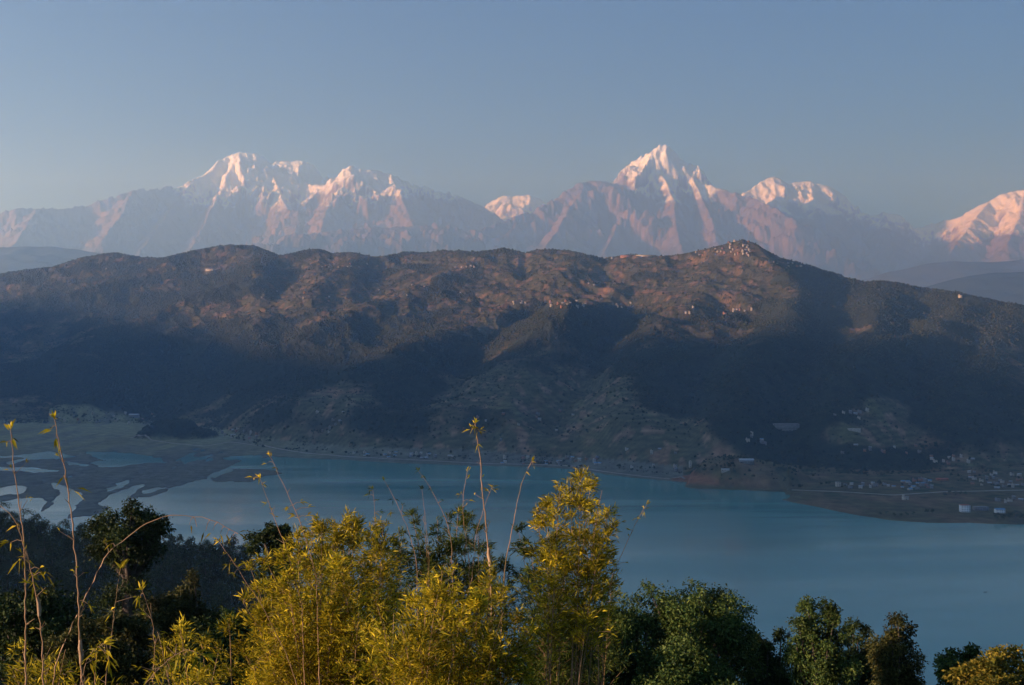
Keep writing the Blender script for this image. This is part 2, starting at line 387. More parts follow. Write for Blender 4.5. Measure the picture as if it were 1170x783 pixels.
fr = mixc(fr, [0.05, 0.065, 0.03], sst(0.1, 0.4, fbm(XX / 60, YY / 60, 4, 360)) * sst(590, 560, PYF))
fc = mixc(fc, [0.085, 0.082, 0.078], wet * (PX < 400) * 0.8)
fc = np.where(right[..., None], fr, fc)
col = np.where(flat[..., None], fc, col)
hk = bump(192, 499, 88, 110, 1, 1.7) + bump(222, 500, 70, 90, 1, 1.6)
col = mixc(col, forest_c, sst(0, 0.3, hk))
cut = sst(0.5, 6, bl) * sst(26, 8, bl) * sst(900, 780, PX) * (U < 0.05) * sst(-0.2, 0.15, fbm(XX / 40, YY / 40, 3, 381) + 0.5 * (PX < 822))
col = mixc(col, [0.30, 0.135, 0.075], cut * 0.85)
col = np.clip(col, 0.012, 0.6)
m_hill = tinted('hill_slope', 0.035, 0.62, 1.38, bump=6.0, bscale=0.05)
V = np.stack([XX, YY, Z], -1).reshape(-1, 3)
hill = tag(link('hill_terrain', np_mesh('hill_terrain', V, grid_faces(*Z.shape), m_hill, True, col.reshape(-1, 3))), kind='structure')

def terrain_z(px, Y):
    pxs_, Ys_, Zg = TERR
    i = np.clip(np.searchsorted(pxs_, px) - 1, 0, len(pxs_) - 2); j = np.clip(np.searchsorted(Ys_, Y) - 1, 0, len(Ys_) - 2)
    a = (px - pxs_[i]) / (pxs_[i + 1] - pxs_[i]); b = (Y - Ys_[j]) / (Ys_[j + 1] - Ys_[j])
    a = np.clip(a, 0, 1); b = np.clip(b, 0, 1)
    return (Zg[j, i] * (1 - a) + Zg[j, i + 1] * a) * (1 - b) + (Zg[j + 1, i] * (1 - a) + Zg[j + 1, i + 1] * a) * b
_TY = TERR[1]
def hit_terrain(px, py):
    """first point of the far shore or the ridge on the line of sight of (px, py)"""
    z = terrain_z(np.full(len(_TY), float(px)), _TY); d = z - zof(py, _TY)
    k = np.argmax(d > 0) if (d > 0).any() else len(_TY) - 2
    if not (d > 0).any(): k = int(np.argmax(z / 1 - zof(py, _TY)))
    Y = float(_TY[k])
    if k > 0 and d[k] > 0:
        f = d[k] / (d[k] - d[k - 1] + 1e-9); Y = Y - f * (float(_TY[k]) - float(_TY[k - 1]))
    return Vector((float(xof(px, Y)), Y, float(terrain_z(np.array([float(px)]), np.array([Y]))[0])))

# ------------------------------------------------------------------ forest that covers the ridge: beyond counting
ico = []
ph = (1 + 5 ** .5) / 2
iv = np.array([(-1, ph, 0), (1, ph, 0), (-1, -ph, 0), (1, -ph, 0), (0, -1, ph), (0, 1, ph), (0, -1, -ph), (0, 1, -ph), (ph, 0, -1), (ph, 0, 1), (-ph, 0, -1), (-ph, 0, 1)]) / math.sqrt(1 + ph * ph)
itf = np.array([(0, 11, 5), (0, 5, 1), (0, 1, 7), (0, 7, 10), (0, 10, 11), (1, 5, 9), (5, 11, 4), (11, 10, 2), (10, 7, 6), (7, 1, 8), (3, 9, 4), (3, 4, 2), (3, 2, 6), (3, 6, 8), (3, 8, 9), (4, 9, 5), (2, 4, 11), (6, 2, 10), (8, 6, 7), (9, 8, 1)])
iv = np.array([(1, 0, 0), (0, 1, 0), (-1, 0, 0), (0, -1, 0), (0.7, 0.7, .6), (-0.7, 0.7, .6), (-0.7, -0.7, .6), (0.7, -0.7, .6), (0, 0, 1.1)])
iv = np.concatenate([iv[:4] * [1, 1, 0] - [0, 0, .35], iv[4:]])
itf = np.array([(0, 4, 7), (0, 1, 4), (1, 5, 4), (1, 2, 5), (2, 6, 5), (2, 3, 6), (3, 7, 6), (3, 0, 7), (4, 5, 8), (5, 6, 8), (6, 7, 8), (7, 4, 8)])
NB = len(iv)
def blobs(P, rad, hgt, jit=0.28, tintc=None):
    n = len(P)
    V = iv[None] * (1 + jit * (rng.random((n, NB, 1)) * 2 - 1))
    a = rng.random(n) * 6.283; c, s = np.cos(a), np.sin(a)
    X = V[..., 0] * c[:, None] - V[..., 1] * s[:, None]; Y = V[..., 0] * s[:, None] + V[..., 1] * c[:, None]
    V = np.stack([X * rad[:, None], Y * rad[:, None], V[..., 2] * hgt[:, None]], -1) + P[:, None]
    Fc = itf[None] + (np.arange(n) * NB)[:, None, None]
    cc = None if tintc is None else np.repeat(tintc, NB, axis=0)
    return V.reshape(-1, 3), Fc.reshape(-1, 3), cc
m_forest = tinted('forest_canopy', 0.2, 0.6, 1.4)
N = 620000
cpx = rng.uniform(-60, 1230, N); cY = np.sqrt(rng.uniform(2000 ** 2, 8000 ** 2, N))
ii = np.clip(np.searchsorted(pxs, cpx), 0, len(pxs) - 1); jj = np.clip(np.searchsorted(Ysr, cY), 0, len(Ysr) - 1)
dens = 1 - cult[jj, ii] * 0.80
uu = U[jj, ii]; hkk = hk[jj, ii]; blk = bl[jj, ii]
dens = np.where(uu < 0.0, np.where(hkk > 0.05, 1.0, 0.0), dens)
dens = np.where((uu < 0) & (PX[jj, ii] > 900) & (YY[jj, ii] > 2150), 0.22 * sst(-0.1, 0.3, fbm(cpx / 20, cY / 60, 3, 5)), dens)
dens = np.where(blk > 14, 0.35, dens)
dens = np.where((uu > 1.03) | (~land[jj, ii]), 0, dens)
dens = dens * (1 + 1.0 * np.exp(-((uu - 0.99) / 0.03) ** 2))
dens = dens * np.clip(0.62 + 1.3 * fbm(xof(cpx, cY) / 130, cY / 170, 4, 900), 0.08, 1.2)
keep = rng.random(N) < np.clip(dens, 0, 1)
cpx, cY = cpx[keep], cY[keep]
big = rng.random(len(cY))
rad = (1.5 + 2.2 * big ** 3) * (0.75 + cY / 9000) * (1 + 0.5 * fbm(xof(cpx, cY) / 90, cY / 90, 3, 910)); hgt = rad * rng.uniform(0.6, 1.25, len(rad))
P = np.stack([xof(cpx, cY), cY, terrain_z(cpx, cY) + hgt * 0.55], -1)
tc = np.array([0.031, 0.044, 0.024]) * (0.7 + 0.6 * rng.random((len(P), 1))) + np.array([0.035, 0.016, 0.004]) * rng.random((len(P), 1)) ** 2
V, Fc, cc = blobs(P, rad, hgt, 0.3, tc)
tag(link('forest', np_mesh('forest', V, Fc, m_forest, True, cc)), 'dark subtropical forest covering the long ridge above the lake', 'forest', kind='stuff')
print('far trees', len(P), 'terrain', Z.shape)

# ------------------------------------------------------------------ high mountains
def R3(l): return [(float(xof(a, y * 1000)), y * 1000.0, float(zof(b, y * 1000.0))) for a, b, y in l]
RIDGES = [  # (course, side slope)
    ([(-260, 262, 27), (-150, 250, 28), (-60, 247, 29), (0, 243, 29), (20, 240, 29), (45, 237, 29.5), (75, 240, 30), (100, 236, 30.5), (130, 226, 31), (152, 219, 31.5), (175, 218, 32),
      (205, 214, 33), (222, 207, 33.6), (236, 200, 34), (248, 187, 34.6), (262, 178, 35), (275, 175, 35), (290, 177, 35), (300, 181, 35.2)], .95),
    ([(300, 181, 35.2), (308, 192, 35.4), (325, 198, 35.6), (345, 207, 35), (358, 213, 34.4), (380, 212, 34), (392, 197, 33.6), (402, 191, 33.4), (416, 195, 33.4), (430, 196, 33.6), (445, 200, 33.8),
      (462, 208, 34), (478, 214, 34), (495, 218, 34.2), (520, 223, 34.5), (545, 234, 34.5), (562, 243, 34.5)], .95),
    ([(296, 187, 39), (315, 186, 39), (330, 185, 39), (348, 186, 39), (358, 191, 39), (370, 203, 39), (395, 212, 39)], .9),
    ([(548, 240, 41), (563, 231, 41), (572, 226, 41), (590, 224, 41), (605, 224, 41), (618, 229, 41), (640, 243, 41)], .8),
    ([(545, 268, 27), (570, 256, 28), (600, 246, 29), (640, 226, 30), (660, 211, 30.5), (672, 208, 31), (685, 207, 31), (700, 210, 31.5), (722, 207, 32)], .85),
    ([(722, 207, 32), (735, 190, 32.4), (747, 176, 32.7), (757, 164, 32.7)], 1.4),
    ([(757, 164, 32.7), (763, 172, 32.6), (767, 184, 32.5), (778, 189, 32.4), (792, 201, 32.2), (806, 211, 32)], 1.15),
    ([(806, 211, 32), (820, 215, 31.6), (840, 223, 31.2), (858, 226, 31), (880, 238, 30), (905, 252, 29)], .9),
    ([(845, 226, 36), (858, 217, 36.4), (871, 207, 36.8), (884, 203, 37), (895, 209, 37), (915, 209, 37.2), (925, 208, 37.2), (940, 211, 37.2), (955, 218, 37.2), (966, 226, 37), (978, 243, 37)], 1.1),
    ([(978, 243, 37), (995, 247, 36.5), (1010, 245, 36), (1030, 248, 36), (1042, 260, 36)], .9),
    ([(1030, 268, 37), (1045, 262, 37), (1080, 254, 36.5), (1100, 247, 36), (1118, 236, 36), (1130, 230, 36), (1145, 222, 36), (1170, 218, 36), (1250, 200, 36), (1400, 215, 35)], .75),
    # lower flanks towards the valley
    ([(275, 175, 35), (262, 196, 34.2), (255, 214, 33.4), (244, 236, 32), (232, 262, 30), (215, 290, 27)], .9),
    ([(300, 181, 35.2), (312, 202, 34.4), (322, 225, 33), (335, 255, 31), (345, 290, 28)], .95),
    ([(402, 191, 33.4), (392, 212, 32.6), (378, 232, 31.4), (368, 260, 29.5), (360, 290, 27)], .95),
    ([(445, 200, 33.8), (458, 226, 32), (470, 252, 30), (480, 285, 27)], .9),
    ([(345, 207, 35), (352, 228, 33.5), (356, 250, 31.5)], .95),
    ([(152, 219, 31.5), (140, 245, 29.5), (120, 275, 27)], .8),
    ([(45, 237, 29.5), (30, 262, 27.5), (10, 290, 25)], .8),
    ([(222, 207, 33.6), (200, 235, 31.5), (180, 262, 29), (160, 292, 26.5)], .85),
    ([(757, 165, 32.7), (752, 186, 32.2), (760, 206, 31.6), (768, 228, 30.6), (772, 256, 29), (780, 288, 26.5)], 1.05),
    ([(735, 190, 32.4), (730, 208, 31.7), (722, 230, 30.6), (705, 258, 29), (690, 290, 26.5)], 1.0),
    ([(792, 201, 32.2), (800, 224, 31.2), (812, 250, 29.6), (822, 285, 27)], .95),
    ([(672, 208, 31), (655, 232, 29.6), (640, 258, 28), (618, 290, 25.5)], .85),
    ([(600, 246, 29), (580, 268, 27.5), (555, 295, 25)], .8),
    ([(884, 203, 37), (884, 222, 36), (890, 240, 34.5), (900, 262, 32), (925, 290, 29)], 1.0),
    ([(925, 208, 37.2), (930, 230, 35.8), (940, 252, 33.5), (950, 285, 30)], 1.0),
    ([(1010, 245, 36), (1012, 264, 34), (1020, 290, 31)], .9),
    ([(1130, 230, 36), (1112, 252, 34.5), (1095, 275, 32.5), (1080, 300, 30)], .8),
    ([(1170, 218, 36), (1165, 248, 33.5), (1150, 280, 31)], .8),
    ([(330, 270, 25), (420, 262, 26), (500, 258, 27), (545, 268, 27)], .6),
]
mpx = np.concatenate([np.arange(-340, -42, 5.0), np.arange(-42, 1214, 1.3), np.arange(1214, 1520, 5.0)]); mY = np.concatenate([np.arange(21000, 30000, 85.0), np.arange(30000, 42300, 60.0)])
MP, MY = np.meshgrid(mpx, mY); MX = np.clip(xof(MP, MY), -21900, 21900)
wr = 650; wX = MX + wr * fbm(MX / 2600, MY / 2600, 4, 401); wY = MY + wr * fbm(MX / 2600, MY / 2600, 4, 402)
MZ = np.full(MX.shape, 200.0)
crag = ridged((MX + 500 * fbm(MX / 2500, MY / 2500, 3, 77)) / 1700, MY / 1700, 7, 420, 0.62)
for course, kk in RIDGES:
    r3 = R3(course); d0, _ = seg_dist(MX, MY, r3); q = np.clip(d0 / 1600, 0.08, 1)
    d, z = seg_dist(MX + (wX - MX) * q, MY + (wY - MY) * q, r3)
    zz = z - kk * d * (1 - 0.30 * np.clip(d / 5000, 0, 1)) + (crag - 0.30) * np.clip(d * 0.75, 0, 800)
    MZ = np.maximum(MZ, zz)
MZ += 170 * np.clip(0.6 + 1.4 * fbm(MX / 1900, MY / 1900, 3, 485), 0.1, 1.4) * (ridged((MX + 0.25 * MY + 200 * fbm(MX / 700, MY / 700, 3, 9)) / 300, MY / 1300, 4, 480, 0.6) - 0.35) * sst(1500, 3500, MZ)
MZ += 125 * (ridged(MX / 480, MY / 480, 6, 440, 0.78) - 0.42) * np.clip(0.75 + 1.2 * fbm(MX / 2300, MY / 2300, 3, 441), 0.2, 1.5) + 30 * fbm(MX / 150, MY / 150, 3, 450, 0.8)
MZ = MZ * sst(21850, 20300, np.abs(MX)) + 20
gy, gx = np.gradient(MZ); dxm = np.maximum(np.gradient(MX, axis=1), 20.0); dym = np.gradient(MY, axis=0)
steep = np.hypot(gx / dxm, gy / dym)
low_snow = 950 * sst(1030, 1050, MP) + 350 * sst(990, 1004, MP) * sst(1036, 1030, MP) - 700 * sst(225, 185, MP) - 650 * sst(585, 640, MP) * sst(728, 716, MP) * (MY < 36000) - 450 * sst(806, 820, MP) * sst(868, 856, MP) - 500 * sst(450, 480, MP) * sst(560, 550, MP)
sn = sst(3950, 4350, MZ + 650 * fbm(MX / 800, MY / 800, 6, 460, 0.7) - 620 * np.clip(steep - 1.0, 0, 1.5) + low_snow)
rock = mixc(np.zeros(MZ.shape + (3,)) + np.array([0.21, 0.155, 0.125]), [0.15, 0.115, 0.10], sst(-0.2, 0.3, fbm(MX / 500, MY / 500, 5, 470)))
rock = mixc(rock, [0.05, 0.055, 0.035], sst(2900, 1900, MZ))
mc = mixc(rock, [0.82, 0.86, 0.93], sn)
m_mount = tinted('mountain_snow_and_rock', 0.004, 0.85, 1.12, bump=45.0, bscale=0.006)
V = np.stack([MX, MY, MZ], -1).reshape(-1, 3)
tag(link('snow_mountains', np_mesh('snow_mountains', V, grid_faces(*MZ.shape), m_mount, True, mc.reshape(-1, 3))), kind='structure')

# lesser hazy ranges between the forested ridge and the snow peaks; and unseen western hills, their crest shaped to shade the valley
def range_mesh(name, course, kk, x0, x1, y0, y1, step, amp, seed, c, scl=900):
    xs = np.arange(x0, x1, step); ys = np.arange(y0, y1, step); X, Y = np.meshgrid(xs, ys)
    d, z = seg_dist(X + 200 * fbm(X / 1500, Y / 1500, 3, seed), Y + 200 * fbm(X / 1500, Y / 1500, 3, seed + 1), course)
    Zr = z - kk * d + amp * ridged(X / scl, Y / scl, 5, seed) * np.clip(d / 500, 0.12, 1)
    Zr = np.maximum(Zr, -4.0)
    cc = np.zeros(Zr.shape + (3,)) + np.array(c); cc = cc * (1 + 0.4 * fbm(X / 300, Y / 300, 4, seed + 3))[..., None]
    me = np_mesh(name, np.stack([X, Y, Zr], -1).reshape(-1, 3), grid_faces(*Zr.shape), m_hill, True, cc.reshape(-1, 3))
    return tag(link(name, me), kind='structure')
range_mesh('distant_hills', R3([(-250, 300, 19), (-100, 286, 19), (0, 283, 19), (35, 282, 19), (70, 283, 19), (110, 289, 19), (180, 300, 19), (260, 320, 19)]), 0.32, -14500, -3500, 14500, 23500, 75, 120, 600, (0.04, 0.05, 0.03))
range_mesh('distant_hills', R3([(960, 330, 20), (1010, 312, 20), (1050, 303, 20), (1090, 298, 20), (1130, 300, 20), (1180, 297, 20), (1400, 300, 20)]), 0.3, 4000, 15000, 15500, 24500, 80, 120, 620, (0.05, 0.055, 0.035))
range_mesh('distant_hills', R3([(1020, 340, 13.5), (1075, 323, 13.5), (1105, 315, 13.5), (1140, 312, 13.6), (1200, 310, 13.6), (1400, 300, 13.8)]), 0.33, 3000, 11500, 10000, 17500, 70, 100, 640, (0.035, 0.045, 0.025))
WEST = [(-6500, -3600, 750), (-6500, -2700, 980), (-6500, -1900, 1270), (-6500, -1100, 1380), (-6500, -400, 1440), (-6500, 300, 1470), (-6500, 700, 1340), (-6500, 1100, 1130), (-6500, 1800, 1075), (-6500, 2600, 1080), (-6500, 4400, 1090), (-6500, 5500, 1000), (-6900, 7500, 800)]
range_mesh('western_shade_hills', WEST, 0.42, -10500, -3600, -4500, 8400, 70, 100, 660, (0.04, 0.05, 0.03))

# ------------------------------------------------------------------ hillside under the viewpoint
def near_h(X, Y):
    z = 318.3 - 0.50 * np.clip(Y - 2, 0, 60) - 0.46 * np.clip(Y - 62, 0, 2000)
    z = z + 1.2 * fbm(X / 14, Y / 14, 4, 700) * sst(2, 20, Y) + 9 * fbm(X / 120, Y / 120, 4, 710) * sst(30, 120, Y)
    # forested shoulder on the left
    d, zr = seg_dist(X, Y, [(-520, 600, 236), (-330, 640, 207), (-262, 640, 190), (-160, 640, 184), (-135, 650, 120)])
    zz = zr - 0.42 * d + 5 * fbm(X / 60, Y / 60, 4, 730)
    k = 18.0; h = np.clip(0.5 + 0.5 * (zz - z) / k, 0, 1); z = z * (1 - h) + zz * h + k * h * (1 - h)
    z = np.where(Y < 0, 318.3 + 0.16 * np.clip(-Y - 4, 0, 400), z)
    return np.maximum(z, -2.5)
nx = np.concatenate([np.arange(-900, -120, 12.0), np.arange(-120, 120, 1.5), np.arange(120, 900, 12.0)])
ny = np.concatenate([np.arange(-500, -12, 14.0), np.arange(-12, 90, 1.2), np.arange(90, 900, 9.0)])
NX, NY = np.meshgrid(nx, ny); NZ = near_h(NX, NY)
gcol = mixc(np.zeros(NZ.shape + (3,)) + np.array([0.045, 0.055, 0.022]), [0.10, 0.085, 0.045], sst(0, 0.5, fbm(NX / 9, NY / 9, 4, 740)))
m_near = tinted('hillside_scrub', 2.0, 0.6, 1.4, bump=0.2, bscale=3.0)
tag(link('hillside', np_mesh('hillside', np.stack([NX, NY, NZ], -1).reshape(-1, 3), grid_faces(*NZ.shape), m_near, True, gcol.reshape(-1, 3))), kind='structure')
def nearz(x, y): return float(near_h(np.array([float(x)]), np.array([float(y)]))[0])

# ------------------------------------------------------------------ plant builders
class MB:
    """collects quads of many pieces into one mesh"""
    def __init__(s): s.v = []; s.f = []; s.m = []; s.n = 0
    def add(s, V, Fq, mi=0):
        V = np.asarray(V, float).reshape(-1, 3); Fq = np.asarray(Fq, int).reshape(-1, 4)
        s.v.append(V); s.f.append(Fq + s.n); s.m.append(np.full(len(Fq), mi)); s.n += len(V)
    def tube(s, pts, rad, k=6, mi=0):
        P = np.asarray(pts, float); n = len(P); rad = np.broadcast_to(rad, (n,))
        T = np.gradient(P, axis=0); T /= np.linalg.norm(T, axis=1)[:, None] + 1e-9
        ref = np.where(np.abs(T[:, 2:3]) > 0.9, [[1.0, 0, 0]], [[0, 0, 1.0]])
        A = np.cross(T, ref); A /= np.linalg.norm(A, axis=1)[:, None] + 1e-9; B = np.cross(T, A)
        th = np.arange(k) * 2 * np.pi / k
        V = P[:, None] + rad[:, None, None] * (A[:, None] * np.cos(th)[None, :, None] + B[:, None] * np.sin(th)[None, :, None])
        i = np.arange(n * k).reshape(n, k); j = np.roll(i, -1, 1)
        s.add(V, np.stack([i[:-1], j[:-1], j[1:], i[1:]], -1), mi)
    def leaves(s, P, D, L, W, mi=0, droop=0.15):
        """one pointed blade each: base P, direction D, length L, width W"""
        P = np.asarray(P, float); D = np.asarray(D, float); n = len(P)
        D = D / (np.linalg.norm(D, axis=1)[:, None] + 1e-9)
        r = rng.normal(size=(n, 3)); r[:, 2] *= 0.5; Sd = np.cross(D, r); Sd /= np.linalg.norm(Sd, axis=1)[:, None] + 1e-9
        L = np.broadcast_to(L, (n,))[:, None]; W = np.broadcast_to(W, (n,))[:, None]
        mid = P + D * L * 0.4; tip = P + D * L; tip[:, 2:3] -= droop * L
        V = np.stack([P, mid + Sd * W / 2, tip, mid - Sd * W / 2], 1)
        s.add(V, np.arange(n * 4).reshape(n, 4), mi)
    def box(s, x0, x1, y0, y1, z0, z1, mi=0):
        v = [(x, y, z) for z in (z0, z1) for x, y in ((x0, y0), (x1, y0), (x1, y1), (x0, y1))]
        s.add(v, [(3, 2, 1, 0), (4, 5, 6, 7), (0, 1, 5, 4), (1, 2, 6, 5), (2, 3, 7, 6), (3, 0, 4, 7)], mi)
    def mesh(s, name, mats, smooth=False, origin=(0, 0, 0)):
        V = np.concatenate(s.v) - np.asarray(origin, float)
        return np_mesh(name, V, np.concatenate(s.f), mats, smooth, None, np.concatenate(s.m))
def smooth_path(pts, n):
    P = np.array([tuple(p) for p in pts], float)
    d = np.concatenate([[0], np.cumsum(np.linalg.norm(np.diff(P, axis=0), axis=1))]); t = np.linspace(0, d[-1], n)
    Q = np.stack([np.interp(t, d, P[:, k]) for k in range(3)], -1)
    for _ in range(2):
        Q[1:-1] = (Q[:-2] + 2 * Q[1:-1] + Q[2:]) / 4
    return Q

m_bark = noisy('tree_bark', (0.055, 0.042, 0.03), (0.12, 0.10, 0.08), 6, bump=0.03)
m_gold = leafmat('bamboo_leaf_yellow_sunlit', (0.23, 0.22, 0.012), (0.74, 0.55, 0.030), 0.35, 1.2)  # yellowish leaf; the sunlit tone is part of this colour
m_green = leafmat('bamboo_leaf_green_shaded', (0.04, 0.07, 0.014), (0.16, 0.18, 0.024), 0.3, 1.2)  # green leaf, darkened in its colour for the clumps standing in shade
m_culm, t, p = mat('bamboo_culm', 0.5, 0.3)
n = nz(t, 5, 4, vec_scale=(1, 1, 0.3)); r = ramp(t, n.outputs[0], [(0.3, (0.20, 0.14, 0.05)), (0.55, (0.36, 0.22, 0.11)), (0.75, (0.42, 0.27, 0.17))]); t.links.new(r.outputs[0], p.inputs['Base Color'])
m_sheath = noisy('bamboo_sheath', (0.30, 0.20, 0.11), (0.42, 0.29, 0.17), 8)
m_twig = noisy('bamboo_twig', (0.22, 0.15, 0.07), (0.40, 0.27, 0.15), 4)
m_tree1 = leafmat('tree_leaf_dark', (0.024, 0.044, 0.012), (0.065, 0.088, 0.022), 0.15, 0.5)
m_tree2 = leafmat('tree_leaf_olive', (0.045, 0.055, 0.014), (0.115, 0.105, 0.028), 0.2, 0.5)
m_tree3 = leafmat('tree_leaf_golden', (0.095, 0.10, 0.014), (0.32, 0.23, 0.030), 0.25, 0.5)
m_tree4 = leafmat('tree_leaf_green', (0.040, 0.078, 0.018), (0.12, 0.155, 0.034), 0.18, 0.5)

def unit(a): return a / (np.linalg.norm(a, axis=-1, keepdims=True) + 1e-9)
def culm_path(base, tip, n=40, bow=0.10):
    """rises almost straight from the base, then bends over towards the tip"""
    base = np.array(base, float); tip = np.array(tip, float); t_ = np.linspace(0, 1, n)[:, None]
    P = base + (tip - base) * np.concatenate([t_ ** 1.6, t_ ** 1.6, 1 - (1 - t_) ** 1.12], 1)
    side = rng.normal(size=3) * [1, 1, 0] * bow
    return P + side * np.sin(t_ * np.pi)
def knobbly(n, r0, r1, every=4):
    r_ = np.linspace(r0, r1, n); r_[::every] *= 1.28
    return r_
def bamboo(name, label, px, Y, tips, leaf, dens=1.0, group=None, top=0.72, blen=0.62, leafL=0.13, spread=0.5, cat='bamboo'):
    """a clump: every culm a part, the foliage of the clump a part"""
    bx, by = float(xof(px, Y)), Y; bz = nearz(bx, by)
    root = empty(name, (bx, by, bz - 0.05)); tag(root, label, cat, group)
    fol = MB(); tw = fol; o3 = (bx, by, bz - 0.05)
    for q in tips:
        tp = np.array(at(q[0], q[1], Y + (q[2] if len(q) > 2 else rng.uniform(-1.2, 1.2))))
        b = np.array([bx + rng.uniform(-spread, spread) + (tp[0] - bx) * 0.35, by + rng.uniform(-spread, spread), 0]); b[2] = nearz(b[0], b[1]) - 0.05
        n = 56; P = culm_path(b, tp, n); c = MB()
        c.tube(P, knobbly(n, 0.014, 0.003), 6); link('culm', c.mesh('culm', m_culm, True, o3), root)
        Ltot = np.linalg.norm(np.diff(P, axis=0), axis=1).sum()
        nn = int(Ltot * top / 0.115 * dens)
        ts = 1 - top * rng.random(nn) ** 0.9
        idx = ts * (n - 1); i0 = np.clip(idx.astype(int), 0, n - 2); fr = (idx - i0)[:, None]
        base = P[i0] * (1 - fr) + P[i0 + 1] * fr; T = unit(P[i0 + 1] - P[i0])
        for _ in range(3):
            m_ = len(base); out = rng.normal(size=(m_, 3)); out[:, 2] *= 0.3; out = unit(out)
            bl_ = blen * (0.35 + 0.9 * rng.random(m_)) * np.clip((1.04 - ts) * 3.2, 0.22, 1)
            D = unit(out * 0.75 + T * 0.55 + [0, 0, 0.25])
            end = base + D * bl_[:, None] + np.array([0, 0, -0.10]) * bl_[:, None]
            for k in range(0, m_, 2): tw.tube([base[k], (base[k] + end[k]) / 2 + [0, 0, 0.03], end[k]], 0.0028, 3, 1)
            for s_ in (0.3, 0.5, 0.68, 0.85, 1.0):
                q_ = base + (end - base) * s_ + rng.normal(size=(m_, 3)) * 0.03
                for _k in range(4):
                    DL = unit(D * 0.9 + rng.normal(size=(m_, 3)) * 0.48 + [0, 0, 0.05])
                    LL = leafL * rng.uniform(0.5, 1.15, m_)
                    fol.leaves(q_ + rng.normal(size=(m_, 3)) * 0.02, DL, LL, LL * 0.135, 0, rng.uniform(0.05, 0.3))
    link('foliage', fol.mesh('foliage', [leaf, m_twig], False, o3), root)
    return root
def shoot(name, label, Y, course, leafpts=(), r0=0.016, leaf=None, dry=0.5, tuft=0.10, hang=False, sheath=None, stubs=True, tail=True, group=None, leafL=0.12, n_top=7):
    """one bare culm that stands out of the thicket, with the few leaves it carries"""
    leaf = leaf or m_gold
    pts = [np.array(at(a, b, Y)) for a, b in course]          # from the tip down
    low = pts[-1]; gx, gy = low[0] + (low[0] - pts[-2][0]) * 0.8, Y
    if tail: pts.append(np.array([gx, gy, nearz(gx, gy) - 0.05]))
    P = smooth_path(pts, 70)[::-1]; o3 = P[0].copy()
    P[1:-1] += rng.normal(size=(68, 3)) * 0.004
    root = empty(name, tuple(o3)); tag(root, label, 'bamboo shoot', group)
    c = MB(); c.tube(P, knobbly(70, r0, r0 * 0.22, 5), 7); link('culm', c.mesh('culm', m_culm, True, o3), root)
    f = MB(); st = f
    # leaf tuft at the tip and small sprays where the photograph has them
    def spray(q, d, n, L):
        D = unit(np.asarray(d)[None] + rng.normal(size=(n, 3)) * 0.45)
        f.leaves(np.repeat(q[None], n, 0) + rng.normal(size=(n, 3)) * 0.01, D, L * rng.uniform(0.6, 1.2, n), L * 0.17, 0, 0.25)
    spray(P[-1], unit(P[-1] - P[-4]), n_top, leafL)
    for a, b, n in leafpts:
        q = np.array(at(a, b, Y)); k = np.argmin(np.linalg.norm(P - q, axis=1))
        st.tube([P[k], (P[k] + q) / 2 + [0, 0, 0.02], q], [0.004, 0.003, 0.002], 4, 1)
        spray(q, (q - P[k]) * 6 + [0, 0, -0.35 if hang else 0.1], n, leafL)
    if stubs:
        for k in range(8, 68, 5):
            if P[k][2] < zof(800, Y): continue
            for _ in range(rng.integers(1, 4)):
                d = unit(rng.normal(size=3) * [1, 1, 0.3] + [0, 0, 0.9]); L = rng.uniform(0.04, tuft * 1.6)
                e = P[k] + d * L; st.tube([P[k], e], [0.004, 0.0015], 4, 1)
                if rng.random() < 0.6: spray(e, d, rng.integers(1, 4), leafL * 0.7)
    link('leaves', f.mesh('leaves', [leaf, m_twig], False, o3), root)
    if sheath:
        q = np.array(at(sheath[0], sheath[1], Y)); k = int(np.argmin(np.linalg.norm(P - q, axis=1)))
        sh = MB(); sh.tube(P[k - 1:k + 3] + [0.012, -0.012, 0], [r0 * 1.15, r0 * 1.5, r0 * 1.4, r0 * 0.9], 7); link('sheath', sh.mesh('sheath', m_sheath, True, o3), root)
    return root
